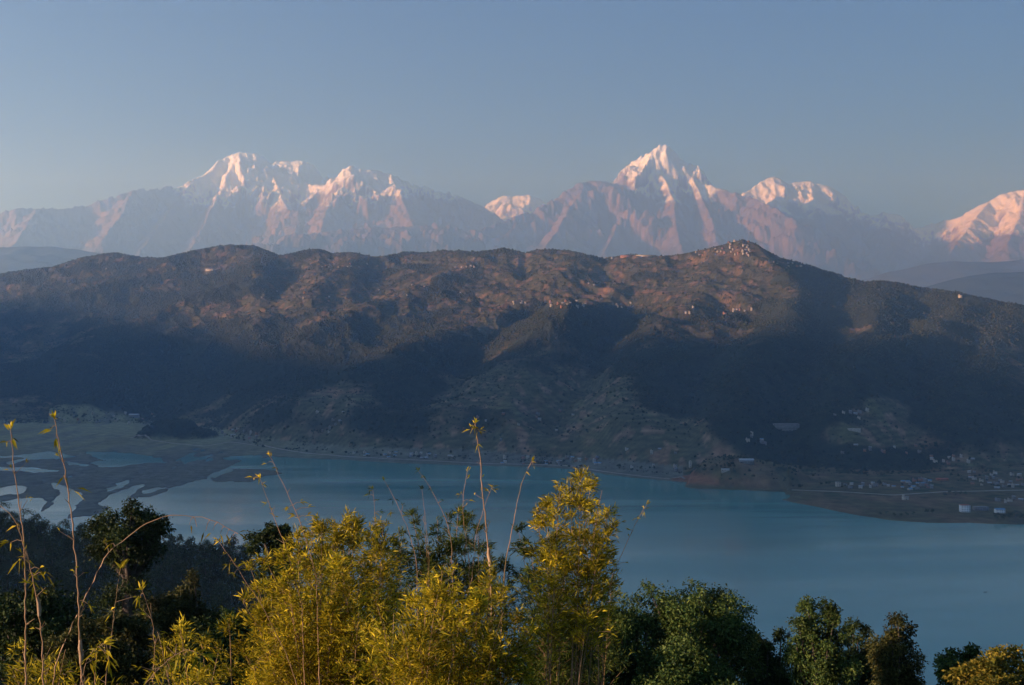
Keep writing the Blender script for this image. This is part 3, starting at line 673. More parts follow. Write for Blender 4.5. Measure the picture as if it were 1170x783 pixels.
def tree(name, label, px, top, Y, wpx, hpx, leaf, n=9000, leafL=0.2, lobes=26, cat='tree', group=None, seed=0, flat=1.0, extra=()):
    """trunk, limbs and a crown of leaves gathered in uneven clumps; extra: further (px, py, r_px) lobes of the crown"""
    g = np.random.default_rng(1000 + seed + int(px))
    s_ = Y / F; cx = float(xof(px, Y)); W_ = wpx * s_ / 2; Hc = hpx * s_; zt = float(zof(top, Y)); bz = nearz(cx, Y)
    zc = zt - Hc * 0.48; o3 = (cx, Y, bz - 0.1)
    root = empty(name, o3); tag(root, label, cat, group)
    c = MB(); fork = np.array([cx, Y, max(bz + 0.25 * (zt - bz), zc - Hc * 0.42)])
    rt = 0.022 * (zt - bz) + 0.06
    c.tube(smooth_path([(cx + g.normal() * 0.2, Y, bz - 0.1), (cx + g.normal() * 0.15, Y, (bz + fork[2]) / 2), fork], 9), np.linspace(rt, rt * 0.75, 9), 8)
    ctr = []; rad = []
    for k in range(lobes):
        u = unit(g.normal(size=3)); u[2] = u[2] * 0.9 + 0.12; rr = g.uniform(0.55, 0.92)
        r_ = W_ * g.uniform(0.17, 0.34)
        ctr.append(np.array([cx, Y, zc]) + u * rr * np.array([W_ - r_ * .4, W_ * 0.85, Hc * 0.52 - r_ * .3])); rad.append(r_)
    for a, b, r_ in extra:
        ctr.append(np.array(at(a, b, Y + g.uniform(-.5, .5)))); rad.append(r_ * s_)
    for k, q in enumerate(ctr):
        mid = fork * 0.45 + q * 0.55 + g.normal(size=3) * 0.25; mid[2] -= 0.2
        c.tube(smooth_path([fork - [0, 0, 0.3], mid, q], 7), np.linspace(rt * 0.45, 0.015, 7), 5)
    link('trunk', c.mesh('trunk', m_bark, True, o3), root)
    f = MB(); wts = np.array(rad) ** 2; wts /= wts.sum()
    for q, r_, w_ in zip(ctr, rad, wts):
        m_ = int(n * w_); sub = max(5, int(9))
        # each lobe is a bunch of small sprays
        sc = q + unit(g.normal(size=(sub * 3, 3))) * (r_ * g.uniform(0.35, 1.0, (sub * 3, 1))) * [1, 1, 0.75 * flat]
        pick = g.integers(0, len(sc), m_)
        P = sc[pick] + g.normal(size=(m_, 3)) * r_ * 0.17
        D = unit((P - q) * 0.8 / r_ + g.normal(size=(m_, 3)) * 0.7 + [0, 0, 0.1])
        LL = leafL * g.uniform(0.6, 1.3, m_); f.leaves(P, D, LL, LL * 0.5, 0, 0.2)
    m_ = n // 5; u = unit(g.normal(size=(m_, 3))); P = np.array([cx, Y, zc]) + u * (g.random((m_, 1)) ** 0.5) * np.array([W_, W_, Hc * 0.5]) * 0.72
    f.leaves(P, unit(g.normal(size=(m_, 3))), leafL * 1.2, leafL * 0.6, 0, 0.1)
    link('crown', f.mesh('crown', leaf, False, o3), root)
    return root

# ------------------------------------------------------------------ foreground trees
tree('broadleaf_tree', 'tall dark round-headed tree rising above the lake behind the two tall bamboo shoots', 147, 574, 66, 92, 92, m_tree1, 22000, 0.17, 34, extra=[(112, 598, 12), (118, 632, 13), (182, 628, 11), (183, 596, 10), (150, 665, 22), (125, 690, 22), (170, 700, 22)])
tree('broadleaf_tree', 'small dark tree crown peeping over the golden bamboo against the lake', 318, 596, 58, 46, 50, m_tree1, 8000, 0.16, 18, extra=[(292, 615, 10), (290, 626, 9), (310, 650, 18), (330, 650, 16)])
tree('broadleaf_tree', 'olive tree with a pointed crown between the tall dark tree and the golden bamboo', 212, 648, 50, 74, 150, m_tree2, 20000, 0.14, 34, extra=[(186, 700, 22), (240, 715, 24), (205, 750, 30)])
tree('broadleaf_tree', 'dark shadowy tree at the left edge behind the leaning bamboo shoots', 35, 664, 46, 130, 150, m_tree1, 15000, 0.19, 34, extra=[(5, 690, 24), (80, 700, 26), (100, 740, 30)])
tree('broadleaf_tree', 'olive green bushy tree low at the left, right of the tallest dry shoot', 92, 706, 32, 104, 110, m_tree2, 15000, 0.11, 28)
tree('broadleaf_tree', 'green bushy tree low at the left edge of the bright golden bamboo', 262, 690, 34, 84, 120, m_tree4, 13000, 0.12, 26)
tree('broadleaf_tree', 'dull green tree below the tall dark round-headed tree', 140, 690, 44, 96, 130, m_tree2, 11000, 0.18, 26)
tree('broadleaf_tree', 'dark green tree filling the gap under the olive pointed tree', 232, 712, 38, 110, 120, m_tree1, 11000, 0.17, 26)
tree('broadleaf_tree', 'broad dense dark green tree with the widest crown right of the bamboo', 795, 668, 44, 150, 150, m_tree4, 40000, 0.125, 50, extra=[(742, 674, 14), (722, 690, 16), (835, 685, 16), (850, 700, 14), (855, 725, 16), (710, 715, 22), (760, 700, 30), (700, 745, 26), (730, 760, 34), (848, 755, 26)])
tree('broadleaf_tree', 'dark green tree hidden between the bamboo plume and the widest green tree', 722, 694, 40, 100, 120, m_tree4, 16000, 0.13, 30)
tree('broadleaf_tree', 'low dark tree at the right foot of the widest dark green tree', 873, 717, 48, 62, 130, m_tree1, 14000, 0.14, 26, extra=[(892, 726, 9), (860, 745, 18), (880, 770, 22)])
tree('broadleaf_tree', 'dark green tree with a tall lumpy crown above the lake near the bottom right', 934, 684, 56, 76, 150, m_tree4, 20000, 0.15, 34, extra=[(922, 694, 10), (946, 692, 11), (912, 712, 10), (905, 750, 18), (958, 725, 14), (930, 760, 26), (900, 775, 18), (965, 765, 20)])
tree('broadleaf_tree', 'narrow dark tree tucked between the lumpy green tree and the yellowing tree', 985, 704, 60, 54, 140, m_tree1, 12000, 0.15, 26, extra=[(975, 714, 9), (985, 760, 24), (965, 775, 20)])
tree('broadleaf_tree', 'yellowing olive tree right of the lumpy green tree, with gaps in its crown', 1020, 706, 52, 60, 140, m_tree2, 17000, 0.14, 34, extra=[(1026, 708, 11), (1037, 720, 10), (1005, 745, 20), (1036, 755, 18), (1045, 775, 15), (1020, 770, 24)])
tree('broadleaf_tree', 'small dark green tree standing behind the golden leaved tree at the lower right', 1098, 742, 50, 64, 90, m_tree4, 9000, 0.15, 22, extra=[(1078, 760, 9), (1088, 748, 9), (1112, 744, 9)])
tree('broadleaf_tree', 'golden brown leaved tree in the lower right corner', 1142, 744, 34, 92, 90, m_tree3, 12000, 0.13, 28, extra=[(1100, 770, 16), (1160, 748, 12), (1172, 760, 14), (1120, 765, 14)])
tree('broadleaf_tree', 'dark bushy tree at the bottom edge between the bamboo and the widest green tree', 668, 712, 34, 130, 120, m_tree1, 20000, 0.12, 34)
tree('broadleaf_tree', 'dark tree at the bottom edge under the widest dark green tree', 790, 735, 34, 150, 110, m_tree4, 22000, 0.11, 34)

# ------------------------------------------------------------------ bamboo thicket
bamboo('bamboo_clump', 'golden yellow bamboo clump left of the centre, bright in the evening sun', 375, 16.5,
       [(286, 650), (278, 690), (302, 640), (322, 626), (340, 606), (356, 600), (368, 597), (382, 594), (396, 588), (410, 590), (424, 602), (438, 596), (300, 700), (330, 680), (350, 650), (388, 640), (420, 650), (440, 640), (270, 730), (300, 740), (340, 720), (380, 700), (400, 670), (360, 720), (320, 750), (290, 760), (410, 700), (440, 680), (310, 665), (372, 630), (350, 760), (400, 750)], m_gold, 1.0, leafL=0.14)
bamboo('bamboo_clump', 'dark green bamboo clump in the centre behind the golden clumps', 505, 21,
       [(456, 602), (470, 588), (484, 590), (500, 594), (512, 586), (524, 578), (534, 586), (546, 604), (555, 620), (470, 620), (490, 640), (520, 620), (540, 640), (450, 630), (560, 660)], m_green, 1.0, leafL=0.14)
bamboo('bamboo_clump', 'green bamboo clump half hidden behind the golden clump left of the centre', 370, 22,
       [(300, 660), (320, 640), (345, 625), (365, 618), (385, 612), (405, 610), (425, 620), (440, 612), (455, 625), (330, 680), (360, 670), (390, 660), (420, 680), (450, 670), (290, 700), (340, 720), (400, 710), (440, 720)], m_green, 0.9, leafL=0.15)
bamboo('bamboo_clump', 'bright golden bamboo clump low in the centre, in front of the dark green clump', 520, 13.5,
       [(505, 652), (520, 648), (488, 664), (540, 660), (560, 652), (470, 680), (450, 700), (575, 672), (592, 700), (602, 722), (604, 745), (430, 690), (420, 720), (440, 740), (500, 700), (530, 700), (560, 720), (590, 745), (480, 730), (520, 750), (460, 720), (500, 680), (545, 690), (575, 700), (420, 760), (460, 760), (550, 750), (600, 765)], m_gold, 1.05, leafL=0.13, blen=0.5)
bamboo('bamboo_clump', 'golden plume of bamboo standing alone and tallest right of the centre', 645, 17.5,
       [(652, 546), (664, 542), (676, 547), (688, 560), (640, 556), (626, 568), (614, 582), (696, 578), (700, 600), (670, 580), (650, 590), (690, 610), (630, 610)], m_gold, 0.8, top=0.42, blen=0.5, leafL=0.14, spread=0.35)
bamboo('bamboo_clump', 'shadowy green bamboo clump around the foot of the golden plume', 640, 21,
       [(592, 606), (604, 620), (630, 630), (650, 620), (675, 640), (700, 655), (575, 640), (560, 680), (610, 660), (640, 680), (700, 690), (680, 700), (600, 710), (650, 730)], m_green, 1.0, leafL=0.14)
bamboo('bamboo_clump', 'small yellow green bamboo clump in the lower left corner', 60, 10.5,
       [(25, 740), (50, 748), (75, 742), (110, 745), (10, 760), (95, 770)], m_gold, 0.55, top=0.3, blen=0.4, leafL=0.11, spread=0.3)
bamboo('bamboo_clump', 'low yellow green bamboo clump left of the bright golden clump', 215, 13,
       [(180, 722), (205, 715), (230, 735), (250, 745), (262, 712), (190, 755), (225, 765)], m_gold, 0.6, top=0.3, blen=0.42, leafL=0.12, spread=0.4)

SH = 'bamboo shoots standing out of the thicket'
shoot('bamboo_shoot', 'tall dry bamboo shoot at the left edge, outermost of the two tall ones', 9.5, [(12, 490), (15, 520), (19, 560), (27, 610), (29, 660), (29, 720), (30, 783)], [(14, 500, 3), (9, 505, 2), (24, 640, 4), (12, 620, 4), (35, 655, 4)], 0.013, hang=True, group=SH)
shoot('bamboo_shoot', 'tallest dry bamboo shoot at the left, crossing the mudflats of the delta', 9.5, [(62, 478), (66, 498), (74, 535), (81, 585), (88, 650), (91, 720), (94, 783)], [(59, 490, 3), (64, 500, 3), (72, 545, 2), (83, 560, 2), (100, 690, 3)], 0.014, hang=True, sheath=(90, 745), group=SH)
shoot('bamboo_shoot', 'long thin bamboo arching to the right over the lake with hanging leaves along its end', 9.8, [(272, 610), (255, 600), (240, 593), (220, 589), (198, 588), (180, 592), (165, 599), (124, 629), (91, 695), (62, 761)],
      [(216, 600, 1), (225, 602, 1), (235, 607, 1), (243, 606, 1), (252, 609, 1), (259, 611, 1), (266, 612, 1), (120, 620, 3), (127, 622, 3)], 0.010, hang=True, stubs=False, group=SH, leafL=0.10, n_top=2)
shoot('bamboo_shoot', 'curving bamboo shoot coming in from the left edge between the two tall ones', 9.2, [(-6, 572), (6, 580), (16, 592), (26, 618), (33, 640), (41, 679), (47, 724), (50, 783)], [(28, 640, 4), (45, 650, 5), (38, 665, 4), (52, 655, 4), (20, 600, 2)], 0.012, hang=True, sheath=(43, 700), group=SH)
shoot('bamboo_shoot', 'slender bamboo shoot bending in front of the dark left trees', 9.4, [(138, 650), (132, 683), (130, 705), (127, 730), (120, 783)], [(125, 700, 3)], 0.009, group=SH)
shoot('bamboo_shoot', 'thin bamboo shoot with one drooping leaf tuft, left of the olive tree', 10, [(162, 674), (168, 690), (174, 705), (177, 745), (175, 783)], [(160, 682, 5)], 0.009, hang=True, group=SH)
shoot('bamboo_shoot', 'low arching bamboo spray with large drooping yellow leaves at the bottom left', 9, [(232, 748), (215, 742), (200, 748), (180, 765), (160, 790)], [(190, 755, 4), (205, 750, 5), (218, 748, 5), (228, 752, 5), (175, 765, 4)], 0.008, hang=True, group=SH, leafL=0.14)
shoot('bamboo_shoot', 'short bamboo shoot with drooping leaves low at the left, beside the tallest dry shoot', 8.6, [(118, 735), (108, 742), (98, 755), (90, 790)], [(110, 745, 5), (120, 742, 6), (104, 756, 5), (124, 755, 5)], 0.008, hang=True, group=SH, leafL=0.12)
shoot('bamboo_shoot', 'leafy bamboo shoot leaning left above the golden clump, right one of a pair', 15.5, [(309, 522), (317, 540), (328, 563), (338, 585), (344, 600), (352, 625), (362, 660)], [(304, 530, 3), (316, 535, 3), (330, 580, 5), (343, 574, 5), (337, 590, 5), (350, 590, 4), (352, 580, 4)], 0.013, group=SH)
shoot('bamboo_shoot', 'shorter bamboo shoot leaning left above the golden clump, left one of a pair', 15.5, [(297, 547), (302, 562), (309, 580), (318, 604), (325, 622), (332, 645), (345, 690)], [(290, 545, 3), (300, 553, 4), (305, 575, 3), (314, 590, 3)], 0.013, group=SH)
shoot('bamboo_shoot', 'thin bamboo shoot leaning far left at the edge of the golden clump', 15, [(250, 619), (262, 636), (274, 654), (288, 675), (299, 691), (328, 749), (342, 790)], [(256, 632, 3), (262, 645, 4), (272, 648, 4), (268, 655, 4), (280, 668, 4)], 0.011, group=SH)
shoot('bamboo_shoot', 'thick pinkish bamboo shoot in the centre reaching highest over the lake', 15.5, [(543, 484), (545, 500), (549, 525), (551, 563), (554, 585), (557, 620), (560, 654), (562, 700)], [(542, 488, 7), (548, 492, 6), (538, 490, 4), (545, 508, 3), (551, 545, 2)], 0.021, sheath=(560, 643), group=SH)
shoot('bamboo_shoot', 'straight smooth bamboo shoot leaning right beside the thick pinkish one', 15.5, [(608, 527), (602, 538), (594, 558), (586, 600), (577, 646), (573, 700)], [(609, 532, 2), (603, 540, 2)], 0.015, stubs=False, group=SH)
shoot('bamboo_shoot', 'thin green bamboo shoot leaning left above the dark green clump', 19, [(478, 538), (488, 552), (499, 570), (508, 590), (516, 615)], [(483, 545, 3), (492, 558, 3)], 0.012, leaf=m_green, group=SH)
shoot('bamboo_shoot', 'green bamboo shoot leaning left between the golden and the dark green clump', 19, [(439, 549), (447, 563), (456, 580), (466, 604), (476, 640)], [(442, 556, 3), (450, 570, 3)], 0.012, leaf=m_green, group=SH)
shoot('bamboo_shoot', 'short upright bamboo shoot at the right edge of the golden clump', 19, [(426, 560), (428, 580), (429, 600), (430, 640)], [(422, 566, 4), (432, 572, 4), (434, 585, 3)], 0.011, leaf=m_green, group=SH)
shoot('bamboo_shoot', 'bamboo shoot with a drooping tip just left of the thick pinkish one', 18, [(534, 538), (531, 555), (528, 578), (530, 600), (536, 640)], [(536, 545, 4), (526, 565, 4), (537, 572, 3), (524, 585, 4)], 0.012, group=SH)
shoot('bamboo_shoot', 'short bamboo shoot with a bent leafy tip just right of the thick pinkish one', 17, [(562, 557), (556, 572), (550, 588), (544, 610), (540, 650)], [(565, 560, 4), (558, 562, 3)], 0.011, group=SH)
shoot('bamboo_shoot', 'lone bamboo shoot leaning right over the lake, right of the golden plume', 18, [(739, 577), (731, 588), (724, 604), (715, 622), (707, 641), (698, 665), (690, 700)], [(736, 582, 4), (728, 592, 3), (720, 606, 2), (735, 586, 3)], 0.013, group=SH)
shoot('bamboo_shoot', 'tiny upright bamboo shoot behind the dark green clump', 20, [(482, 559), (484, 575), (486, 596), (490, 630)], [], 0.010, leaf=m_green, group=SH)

# ------------------------------------------------------------------ wooded shoulder below, on the left
def small_tree_meshes(i):
    g = np.random.default_rng(50 + i); c = MB(); hgt = 11 + 3 * g.random(); W_ = 3.0 + g.random() * 1.6
    c.tube([(0, 0, -0.5), (0.1, 0, hgt * 0.4), (0, 0.1, hgt * 0.85)], [0.24, 0.18, 0.06], 6)
    f = MB()
    for k in range(11):
        q = np.array([g.normal() * W_ * 0.45, g.normal() * W_ * 0.45, hgt * g.uniform(0.35, 0.93)]); r_ = W_ * g.uniform(0.3, 0.5)
        m_ = 65; P = q + unit(g.normal(size=(m_, 3))) * r_ * g.uniform(0.5, 1, (m_, 1)); f.leaves(P, unit(g.normal(size=(m_, 3)) + (P - q) / r_), 0.75 * g.uniform(0.6, 1.2, m_), 0.42, 0, 0.1)
    return c.mesh('trunk', m_bark, True), f.mesh('crown', m_tree1, False)
protos = [small_tree_meshes(i) for i in range(5)]
def spawn_tree(x, y, z, s_, label, group, i):
    r_ = empty('forest_tree', (x, y, z), rng.uniform(0, 6.28)); r_.scale = (s_, s_, s_ * rng.uniform(0.85, 1.15)); tag(r_, label, 'tree', group)
    link('trunk', protos[i][0], r_); link('crown', protos[i][1], r_)
placed = []
tries = 0
while len(placed) < 230 and tries < 6000:
    tries += 1
    px_ = rng.uniform(-25, 350); y_ = rng.uniform(560, 690); x_ = float(xof(px_, y_)); z_ = nearz(x_, y_)
    if any((x_ - a) ** 2 + (y_ - b) ** 2 < 36 for a, b in placed): continue
    placed.append((x_, y_))
    spawn_tree(x_, y_, z_, rng.uniform(0.75, 1.15), 'dark forest tree on the wooded shoulder below the lake at the left', 'forest trees on the left shoulder', rng.integers(0, 5))
NP_ = 8000; qx = rng.uniform(-200, 350, NP_); qy = rng.uniform(150, 700, NP_); X_ = xof(qx, qy); Zq = near_h(X_, qy)
ok = (Zq > zof(800, qy)) ; X_, qy, Zq = X_[ok], qy[ok], Zq[ok]
f = MB()
for a, b, c_ in zip(X_, qy, Zq):
    m_ = 110; r_ = rng.uniform(2.2, 4.2); q = np.array([a, b, c_ + r_ * 1.1])
    P = q + unit(rng.normal(size=(m_, 3))) * r_ * rng.uniform(0.6, 1, (m_, 1)) * [1, 1, 1.3]
    f.leaves(P, unit(rng.normal(size=(m_, 3))), 0.95, 0.5, 0, 0.1)
m_scrub = leafmat('scrub_leaf', (0.018, 0.040, 0.010), (0.075, 0.095, 0.026), 0.15, 0.10)
tag(link('undergrowth', f.mesh('undergrowth', m_scrub, False)), 'dark unbroken undergrowth and scrub covering the slope below the viewpoint', 'undergrowth', kind='stuff')

# ------------------------------------------------------------------ houses
m_white = noisy('white_wall', (0.34, 0.30, 0.25), (0.58, 0.52, 0.44), 0.4)
m_bright = noisy('whitewash', (0.70, 0.69, 0.66), (0.80, 0.79, 0.76), 0.4)
m_grey = noisy('grey_concrete', (0.16, 0.155, 0.15), (0.30, 0.28, 0.27), 0.4)
m_brick = noisy('brick_wall', (0.28, 0.14, 0.09), (0.40, 0.21, 0.14), 0.5)
m_tin = noisy('tin_roof', (0.28, 0.31, 0.34), (0.50, 0.53, 0.56), 0.6, 0.5)
m_blue = noisy('blue_roof', (0.10, 0.25, 0.42), (0.16, 0.33, 0.5), 0.6, 0.5)
m_red = noisy('red_roof', (0.35, 0.10, 0.07), (0.48, 0.16, 0.10), 0.6, 0.6)
m_slate = noisy('slate_roof', (0.14, 0.13, 0.13), (0.24, 0.22, 0.21), 0.6, 0.7)
m_dark = noisy('window_glass', (0.02, 0.025, 0.03), (0.05, 0.055, 0.06), 1, 0.2, 0.5)
def prism(b, x0, x1, y0, y1, z, h, mi, over=0.5):
    x0 -= over; x1 += over; y0 -= over; y1 += over; ym = (y0 + y1) / 2; T = 0.18
    for (ya, yb) in ((y0, ym), (y1, ym)):
        v = [(x0, ya, z), (x1, ya, z), (x1, yb, z + h), (x0, yb, z + h), (x0, ya, z - T), (x1, ya, z - T), (x1, yb, z + h - T), (x0, yb, z + h - T)]
        b.add(v, [(0, 1, 2, 3), (7, 6, 5, 4), (0, 4, 5, 1), (1, 5, 6, 2), (2, 6, 7, 3), (3, 7, 4, 0)], mi)
def gable(b, x, y0, y1, z, h, mi):
    ym = (y0 + y1) / 2; b.add([(x, y0, z), (x, y1, z), (x, ym, z + h), (x, ym, z + h)], [(0, 1, 2, 3)], mi)
def house_mesh(kind, wallm, roofm, w_, d_, st):
    b = MB(); h = 2.9 * st
    b.box(-w_ / 2, w_ / 2, -d_ / 2, d_ / 2, -4, h, 0)
    nw = max(2, int(w_ / 2.6))
    for s_ in range(st):
        for k in range(nw):
            x = -w_ / 2 + (k + 0.5) * w_ / nw
            if s_ == 0 and k == nw // 2: b.box(x - 0.5, x + 0.5, -d_ / 2 - 0.04, -d_ / 2 + 0.1, 0.02, 2.1, 2)
            else: b.box(x - 0.55, x + 0.55, -d_ / 2 - 0.04, -d_ / 2 + 0.1, s_ * 2.9 + 1, s_ * 2.9 + 2.2, 2)
        for y in (-d_ / 4, d_ / 4): 
            for sx in (-1, 1): b.box(sx * w_ / 2 - 0.05, sx * w_ / 2 + 0.05, y - 0.5, y + 0.5, s_ * 2.9 + 1, s_ * 2.9 + 2.2, 2)
    if kind == 'gable':
        prism(b, -w_ / 2, w_ / 2, -d_ / 2, d_ / 2, h, d_ * 0.3, 1)
        gable(b, -w_ / 2, -d_ / 2, d_ / 2, h, d_ * 0.29, 0); gable(b, w_ / 2, -d_ / 2, d_ / 2, h, d_ * 0.29, 0)
    else:
        b.box(-w_ / 2 - 0.5, w_ / 2 + 0.5, -d_ / 2 - 0.5, d_ / 2 + 0.5, h, h + 0.2, 1)
        b.box(-w_ / 2 + 0.6, -w_ / 2 + 3.2, 0, d_ / 2 - 0.6, h + 0.2, h + 2.5, 0)
    return b.mesh('house', [wallm, roofm, m_dark])
HM = {
 'white_flat': [house_mesh('flat', m_white, m_grey, 9, 7, 2), house_mesh('flat', m_white, m_white, 8, 7, 3)],
 'grey_flat': [house_mesh('flat', m_grey, m_grey, 10, 8, 2), house_mesh('flat', m_grey, m_tin, 8, 8, 3)],
 'tin': [house_mesh('gable', m_grey, m_tin, 11, 6.5, 1), house_mesh('gable', m_white, m_tin, 9, 6, 2)],
 'blue': [house_mesh('gable', m_white, m_blue, 10, 7, 1)],
 'brick': [house_mesh('flat', m_brick, m_grey, 9, 7, 2), house_mesh('gable', m_brick, m_slate, 9, 6, 2)],
 'slate': [house_mesh('gable', m_white, m_slate, 9, 6, 2)],
}
KINDLAB = {'white_flat': 'small white house', 'grey_flat': 'grey concrete house', 'tin': 'house with pale roof', 'blue': 'blue-roofed white house', 'brick': 'reddish brick house', 'slate': 'dark-roofed white house'}
def put_house(px, py, kind, where, group, scale=1.0, rz=None, k=None):
    q = hit_terrain(px, py); ms = HM[kind]; me = ms[k if k is not None else rng.integers(0, len(ms))]
    o = link('house', me); o.location = q; o.rotation_euler = (0, 0, rng.uniform(-0.5, 0.5) if rz is None else rz); o.scale = (scale,) * 3
    tag(o, KINDLAB[kind] + ' ' + where, 'house', group)
    return o
def village(cx, cy, sx, sy, n, where, group, kinds=('white_flat', 'tin', 'brick', 'grey_flat'), scale=1.0):
    spots = []
    for _ in range(n * 20):
        if len(spots) >= n: break
        a, b = cx + rng.uniform(-1, 1) * sx, cy + rng.uniform(-1, 1) * sy
        if any(abs(a - u) < 3.0 and abs(b - v) < 1.6 for u, v in spots): continue
        spots.append((a, b)); put_house(a, b, kinds[rng.integers(0, len(kinds))], where, group, scale * rng.uniform(0.62, 1.02))
lit = ('white_flat', 'tin', 'brick', 'slate')
village(845, 285, 13, 9, 22, 'crowded on the highest summit of the ridge', 'houses on the ridge summit', lit, 1.15)
village(822, 287, 9, 3, 5, 'just left of the ridge summit', 'houses left of the summit', lit, 1.0)
village(800, 290, 6, 2, 4, 'on the crest left of the summit village', 'houses on the crest left of the summit', lit, 1.0)
village(906, 304, 9, 3, 6, 'on the shoulder just right of the summit', 'houses on the shoulder right of the summit', lit, 1.1)
village(888, 301, 8, 1.5, 4, 'between the summit and its right shoulder', 'houses between summit and shoulder', lit, .9)
village(690, 295, 10, 2, 4, 'on the saddle left of the long crest building', 'houses on the crest saddle', lit, 1.0)
village(680, 324, 9, 2, 5, 'in the small hamlet below the crest saddle', 'hamlet below the crest saddle', lit, 1.1)
village(650, 348, 22, 4, 12, 'in the bright hamlet halfway up the middle slope', 'hamlet halfway up the middle slope', lit, 1.15)
village(714, 348, 10, 5, 7, 'in the hamlet on the brown spur', 'hamlet on the brown spur', ('white_flat', 'grey_flat', 'tin'), 1.0)
village(788, 355, 5, 4, 4, 'in the hamlet under the left flank of the summit', 'hamlet under the left flank of the summit', lit, 1.0)
village(850, 355, 12, 2, 6, 'in the row of houses below the summit', 'row of houses below the summit', lit, 1.1)
village(593, 347, 10, 3, 5, 'in the hamlet left of the bright middle one', 'hamlet left of the middle one', lit, 1.0)
village(530, 305, 14, 2, 5, 'close under the crest above the centre', 'houses under the crest in the centre', lit, 1.0)
village(400, 304, 38, 2.2, 11, 'in the long row close under the left crest', 'long row under the left crest', lit, 1.0)
village(340, 338, 45, 8, 7, 'scattered on the sunlit spur at the left', 'houses on the sunlit left spur', lit, 1.0)
village(490, 335, 60, 14, 5, 'scattered on the sunlit slope left of the centre', 'houses on the slope left of the centre', lit, .9)
village(120, 479, 58, 6, 20, 'in the village at the head of the valley floor', 'village at the head of the valley', ('grey_flat', 'tin', 'white_flat', 'brick'), 1.05)
village(272, 496, 22, 7, 13, 'in the hamlet where the delta meets the slope', 'hamlet at the delta', ('grey_flat', 'tin', 'brick', 'white_flat'), 1.0)
village(370, 484, 22, 14, 8, 'on the terraced slope above the left shore', 'houses above the left shore', ('tin', 'white_flat', 'grey_flat'), 1.0)
village(455, 521, 62, 3.6, 20, 'in the shoreline row left of the thick bamboo shoot', 'shoreline row on the left', ('tin', 'grey_flat', 'white_flat', 'blue'), .95)
village(625, 527, 62, 4.0, 24, 'in the shoreline row behind the golden bamboo plume', 'shoreline row in the centre', ('tin', 'grey_flat', 'white_flat', 'blue', 'brick'), .95)
village(600, 488, 70, 18, 12, 'on the brown terraces of the lower middle slope', 'houses on the lower middle terraces', ('tin', 'grey_flat', 'white_flat', 'brick'), .95)
village(745, 525, 30, 14, 8, 'on the terraces left of the red bluff', 'houses left of the red bluff', ('tin', 'grey_flat', 'white_flat'), .9)
village(868, 500, 14, 8, 6, 'on the wooded slope above the red bluff', 'houses above the red bluff', ('blue', 'grey_flat', 'white_flat'), .95)
village(975, 474, 22, 5, 7, 'around the hillside clearing at the right', 'houses around the right clearing', ('tin', 'white_flat', 'grey_flat'), .9)
village(1010, 512, 50, 7, 9, 'in the woods above the right shore fields', 'houses in the woods above the right fields', ('tin', 'grey_flat', 'brick'), .9)
village(1088, 527, 24, 6, 11, 'in the hamlet on the wooded rise at the right', 'hamlet on the right rise', ('tin', 'brick', 'white_flat', 'grey_flat'), 1.0)
village(992, 556, 26, 2.5, 10, 'in the row at the back of the lakeside fields', 'row behind the lakeside fields', ('tin', 'white_flat', 'grey_flat'), .85)
village(1046, 554, 26, 6, 20, 'in the dense block at the back of the lakeside fields', 'dense block behind the lakeside fields', ('grey_flat', 'grey_flat', 'white_flat', 'brick', 'blue'), .95)
village(1138, 550, 32, 10, 28, 'in the settlement at the right edge above the hotel', 'settlement at the right edge', ('grey_flat', 'tin', 'white_flat', 'brick'), .9)
village(1155, 573, 16, 3, 5, 'right of the white lakeside hotel', 'houses right of the lakeside hotel', ('grey_flat', 'white_flat', 'tin'), .9)
put_house(122, 308, 'white_flat', 'standing alone under the far left crest', None, 1.3)
put_house(828, 360, 'brick', 'lit orange at the left end of the row below the summit', None, 1.5)
put_house(1097, 340, 'white_flat', 'shining alone on the right end of the crest', None, 1.5)
put_house(1035, 571, 'white_flat', 'alone in the middle of the lakeside fields', None, 1.1)
def long_building(px, py, L, st, roof, wallm, label, cat='building', rz=0.0, dep=9, name='building'):
    q = hit_terrain(px, py); root = empty(name, q, rz); tag(root, label, cat)
    b = MB(); h = 3.1 * st; b.box(-L / 2, L / 2, -dep / 2, dep / 2, -5, h, 0); link('wall', b.mesh('wall', wallm), root)
    r_ = MB()
    if roof[1] == 'gable': prism(r_, -L / 2, L / 2, -dep / 2, dep / 2, h + 0.2, dep * 0.22, 0)
    else: r_.box(-L / 2 - 0.6, L / 2 + 0.6, -dep / 2 - 0.6, dep / 2 + 0.6, h, h + 0.3, 0)
    link('roof', r_.mesh('roof', roof[0]), root)
    nw = min(24, int(L / 3.2))
    for s_ in range(st):
        for k in range(nw):
            x = -L / 2 + (k + 0.5) * L / nw; wb = MB(); wb.box(x - 0.7, x + 0.7, -dep / 2 - 0.06, -dep / 2 + 0.15, s_ * 3.1 + 1, s_ * 3.1 + 2.4, 0)
            link('window', wb.mesh('window', m_dark), root)
    return root
long_building(738, 293, 95, 2, (m_tin, 'flat'), m_white, 'long pale sunlit building on the crest saddle left of the summit', dep=14)
long_building(716, 294, 60, 3, (m_grey, 'flat'), m_brick, 'long reddish building on the crest saddle beside the pale one', dep=14)
long_building(242, 309, 70, 2, (m_tin, 'gable'), m_white, 'long pale roofed building under the left crest', dep=14)
long_building(898, 490, 62, 4, (m_slate, 'flat'), m_grey, 'large unfinished grey concrete building on the slope above the red bluff', dep=20)
long_building(976, 492, 30, 1, (m_white, 'gable'), m_white, 'low long building with a bright white roof in the right clearing', dep=8)
long_building(853, 529, 30, 2, (m_tin, 'gable'), m_grey, 'grey building with a pale roof on top of the red bluff', dep=14)
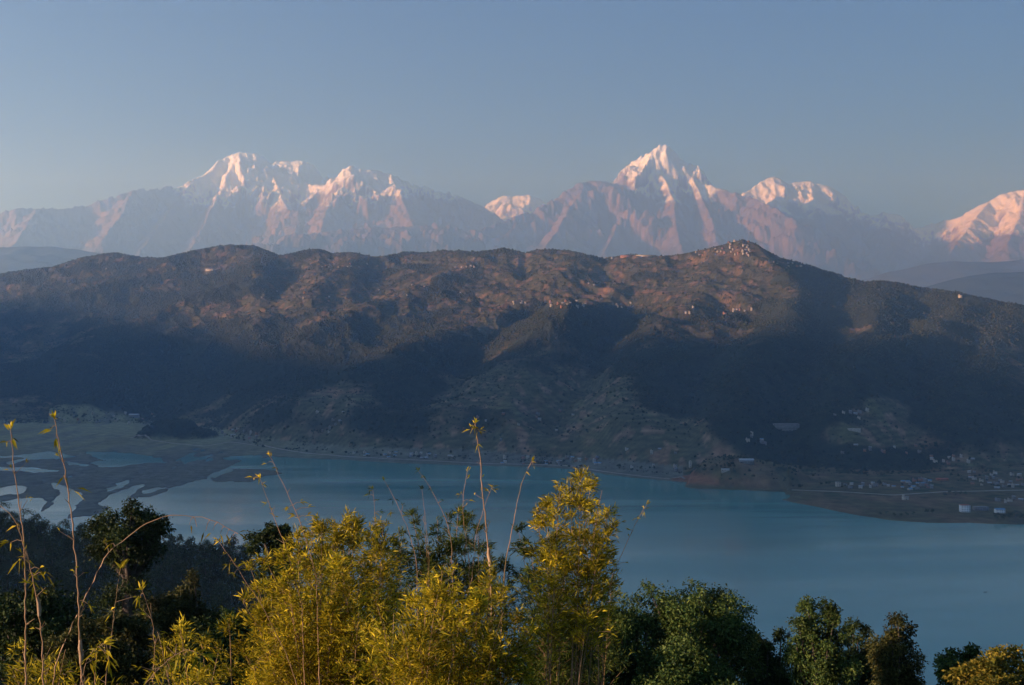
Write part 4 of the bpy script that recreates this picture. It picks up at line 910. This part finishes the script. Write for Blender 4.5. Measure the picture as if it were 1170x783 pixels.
long_building(829, 538, 16, 1, (m_tin, 'gable'), m_white, 'small building with a bright pale roof on the flank of the red bluff', dep=7)
long_building(153, 476, 34, 2, (m_tin, 'gable'), m_grey, 'large pale roofed hall in the village at the head of the valley', dep=16)
long_building(1077, 549, 24, 1, (m_red, 'gable'), m_brick, 'long building with a red roof behind the lakeside fields', dep=9)
long_building(958, 556, 9, 3, (m_grey, 'flat'), m_white, 'tall pale block at the left end of the lakeside fields', dep=9)
long_building(1103, 585, 16, 4, (m_red, 'flat'), m_bright, 'bright white hotel wing at the left of the lakeside hotel', dep=10)
long_building(1121, 583, 24, 2, (m_grey, 'flat'), m_grey, 'main block of the lakeside hotel with a flat roof', dep=12)
long_building(1143, 586, 16, 2, (m_blue, 'gable'), m_bright, 'small hotel wing with a blue roof by the water at the right', dep=9)
# white tower with steps left of the bluff
q = hit_terrain(789, 534); root = empty('tower', q); tag(root, 'slim white tower on the terraces left of the red bluff', 'tower')
b = MB(); b.box(-3, 3, -3, 3, -3, 12, 0); link('shaft', b.mesh('shaft', m_white), root)
b = MB(); b.box(-3.6, 3.6, -3.6, 3.6, 12, 12.5, 0); b.box(-2, 2, -2, 2, 12.5, 15, 0); link('top', b.mesh('top', m_white), root)
for k in range(3):
    b = MB(); b.box(-0.7, 0.7, -3.06, -2.9, 1.5 + 3.6 * k, 3.2 + 3.6 * k, 0); link('window', b.mesh('window', m_dark), root)

# shore road
m_road = noisy('dusty_road', (0.26, 0.23, 0.19), (0.36, 0.32, 0.27), 0.1)
def road(course, wid):
    P = [hit_terrain(a, b) for a, b in course]; P = smooth_path(P, len(P) * 14)
    T = unit(np.gradient(P, axis=0) * [1, 1, 0]); Nn = np.stack([-T[:, 1], T[:, 0], np.zeros(len(T))], -1)
    A = P + Nn * wid / 2; B = P - Nn * wid / 2
    for Q in (A, B):
        pp = 585 + F * Q[:, 0] / Q[:, 1]; Q[:, 2] = terrain_z(pp, Q[:, 1])
    z = np.maximum(A[:, 2], B[:, 2]) + 0.5; A[:, 2] = z; B[:, 2] = z
    b = MB(); n = len(A); dn = np.array([0, 0, 1.6])
    for X0, X1 in ((A, B), (B, B - dn), (A - dn, A)):
        i = np.arange(n); b.add(np.concatenate([X0, X1]), np.stack([i[:-1], i[1:], i[1:] + n, i[:-1] + n], -1))
    tag(link('road', b.mesh('road', m_road)), kind='structure')
road([(300, 509), (350, 518), (400, 522), (480, 526), (560, 530), (620, 531), (660, 533), (690, 539), (730, 544), (783, 549)], 7)
road([(150, 500), (200, 507), (235, 510), (262, 505), (285, 508), (300, 509)], 6)
road([(905, 560), (960, 562), (1020, 566), (1080, 562), (1180, 560)], 6)

# shore trees on the fields at the right
sg = 'trees on the lakeside fields'
def shore_tree(px, py, s_, label, group=sg):
    q = hit_terrain(px, py); r_ = empty('shore_tree', q, rng.uniform(0, 6.28)); r_.scale = (s_ * 1.3, s_ * 1.3, s_); tag(r_, label, 'tree', group)
    i = rng.integers(0, 5); link('trunk', protos[i][0], r_); link('crown', protos[i][1], r_)
for a in (1006, 1014, 1022, 1030, 1037, 1044): shore_tree(a, 590 + rng.uniform(-1, 1), 0.6, 'low bushy tree in the row near the tip of the lakeside fields')
for a in (1060, 1066): shore_tree(a, 587, 0.75, 'dark tree of the pair standing alone in the lakeside fields')
for a in range(1140, 1200, 7): shore_tree(a, 594 + rng.uniform(-2, 2), 1.0, 'large dark tree at the water right of the lakeside hotel')
for a in range(1080, 1110, 6): shore_tree(a, 568 + rng.uniform(-2, 2), 0.7, 'tree in the hedge behind the lakeside hotel')

# ------------------------------------------------------------------ boats
m_boat = noisy('boat_paint', (0.05, 0.06, 0.07), (0.10, 0.10, 0.10), 1)
m_plank = noisy('boat_plank', (0.25, 0.17, 0.1), (0.35, 0.24, 0.14), 2)
def boat(px, py, label, rz):
    Y = float(ground_Y(py)); root = empty('rowing_boat', (float(xof(px, Y)), Y, 0.0), rz); tag(root, label, 'boat')
    n = 13; xs = np.linspace(-2.6, 2.6, n); wd_ = 0.62 * np.clip(1 - np.abs(xs / 2.65) ** 2.6, 0.02, 1); sh = 0.42 + 0.25 * (np.abs(xs) / 2.6) ** 2.5
    prof = []
    for x, w_, s_ in zip(xs, wd_, sh): prof.append([(x, -w_, s_), (x, -w_ * 0.8, 0.05), (x, 0, -0.12), (x, w_ * 0.8, 0.05), (x, w_, s_), (x, w_ * 0.9, s_), (x, w_ * 0.7, 0.12), (x, 0, 0.0), (x, -w_ * 0.7, 0.12), (x, -w_ * 0.9, s_)])
    V = np.array(prof); i = np.arange(n * 10).reshape(n, 10); j = np.roll(i, -1, 1); b = MB(); b.add(V, np.stack([i[:-1], i[1:], j[1:], j[:-1]], -1))
    link('hull', b.mesh('hull', m_boat, True), root)
    for x in (-1.2, 0.2, 1.4):
        b = MB(); b.box(x - 0.14, x + 0.14, -0.52, 0.52, 0.30, 0.34); link('bench', b.mesh('bench', m_plank), root)
boat(1127, 677.5, 'small dark rowing boat alone on the open lake at the right', 0.2)
boat(1163, 621, 'small dark rowing boat near the shore by the right edge', 0.1)
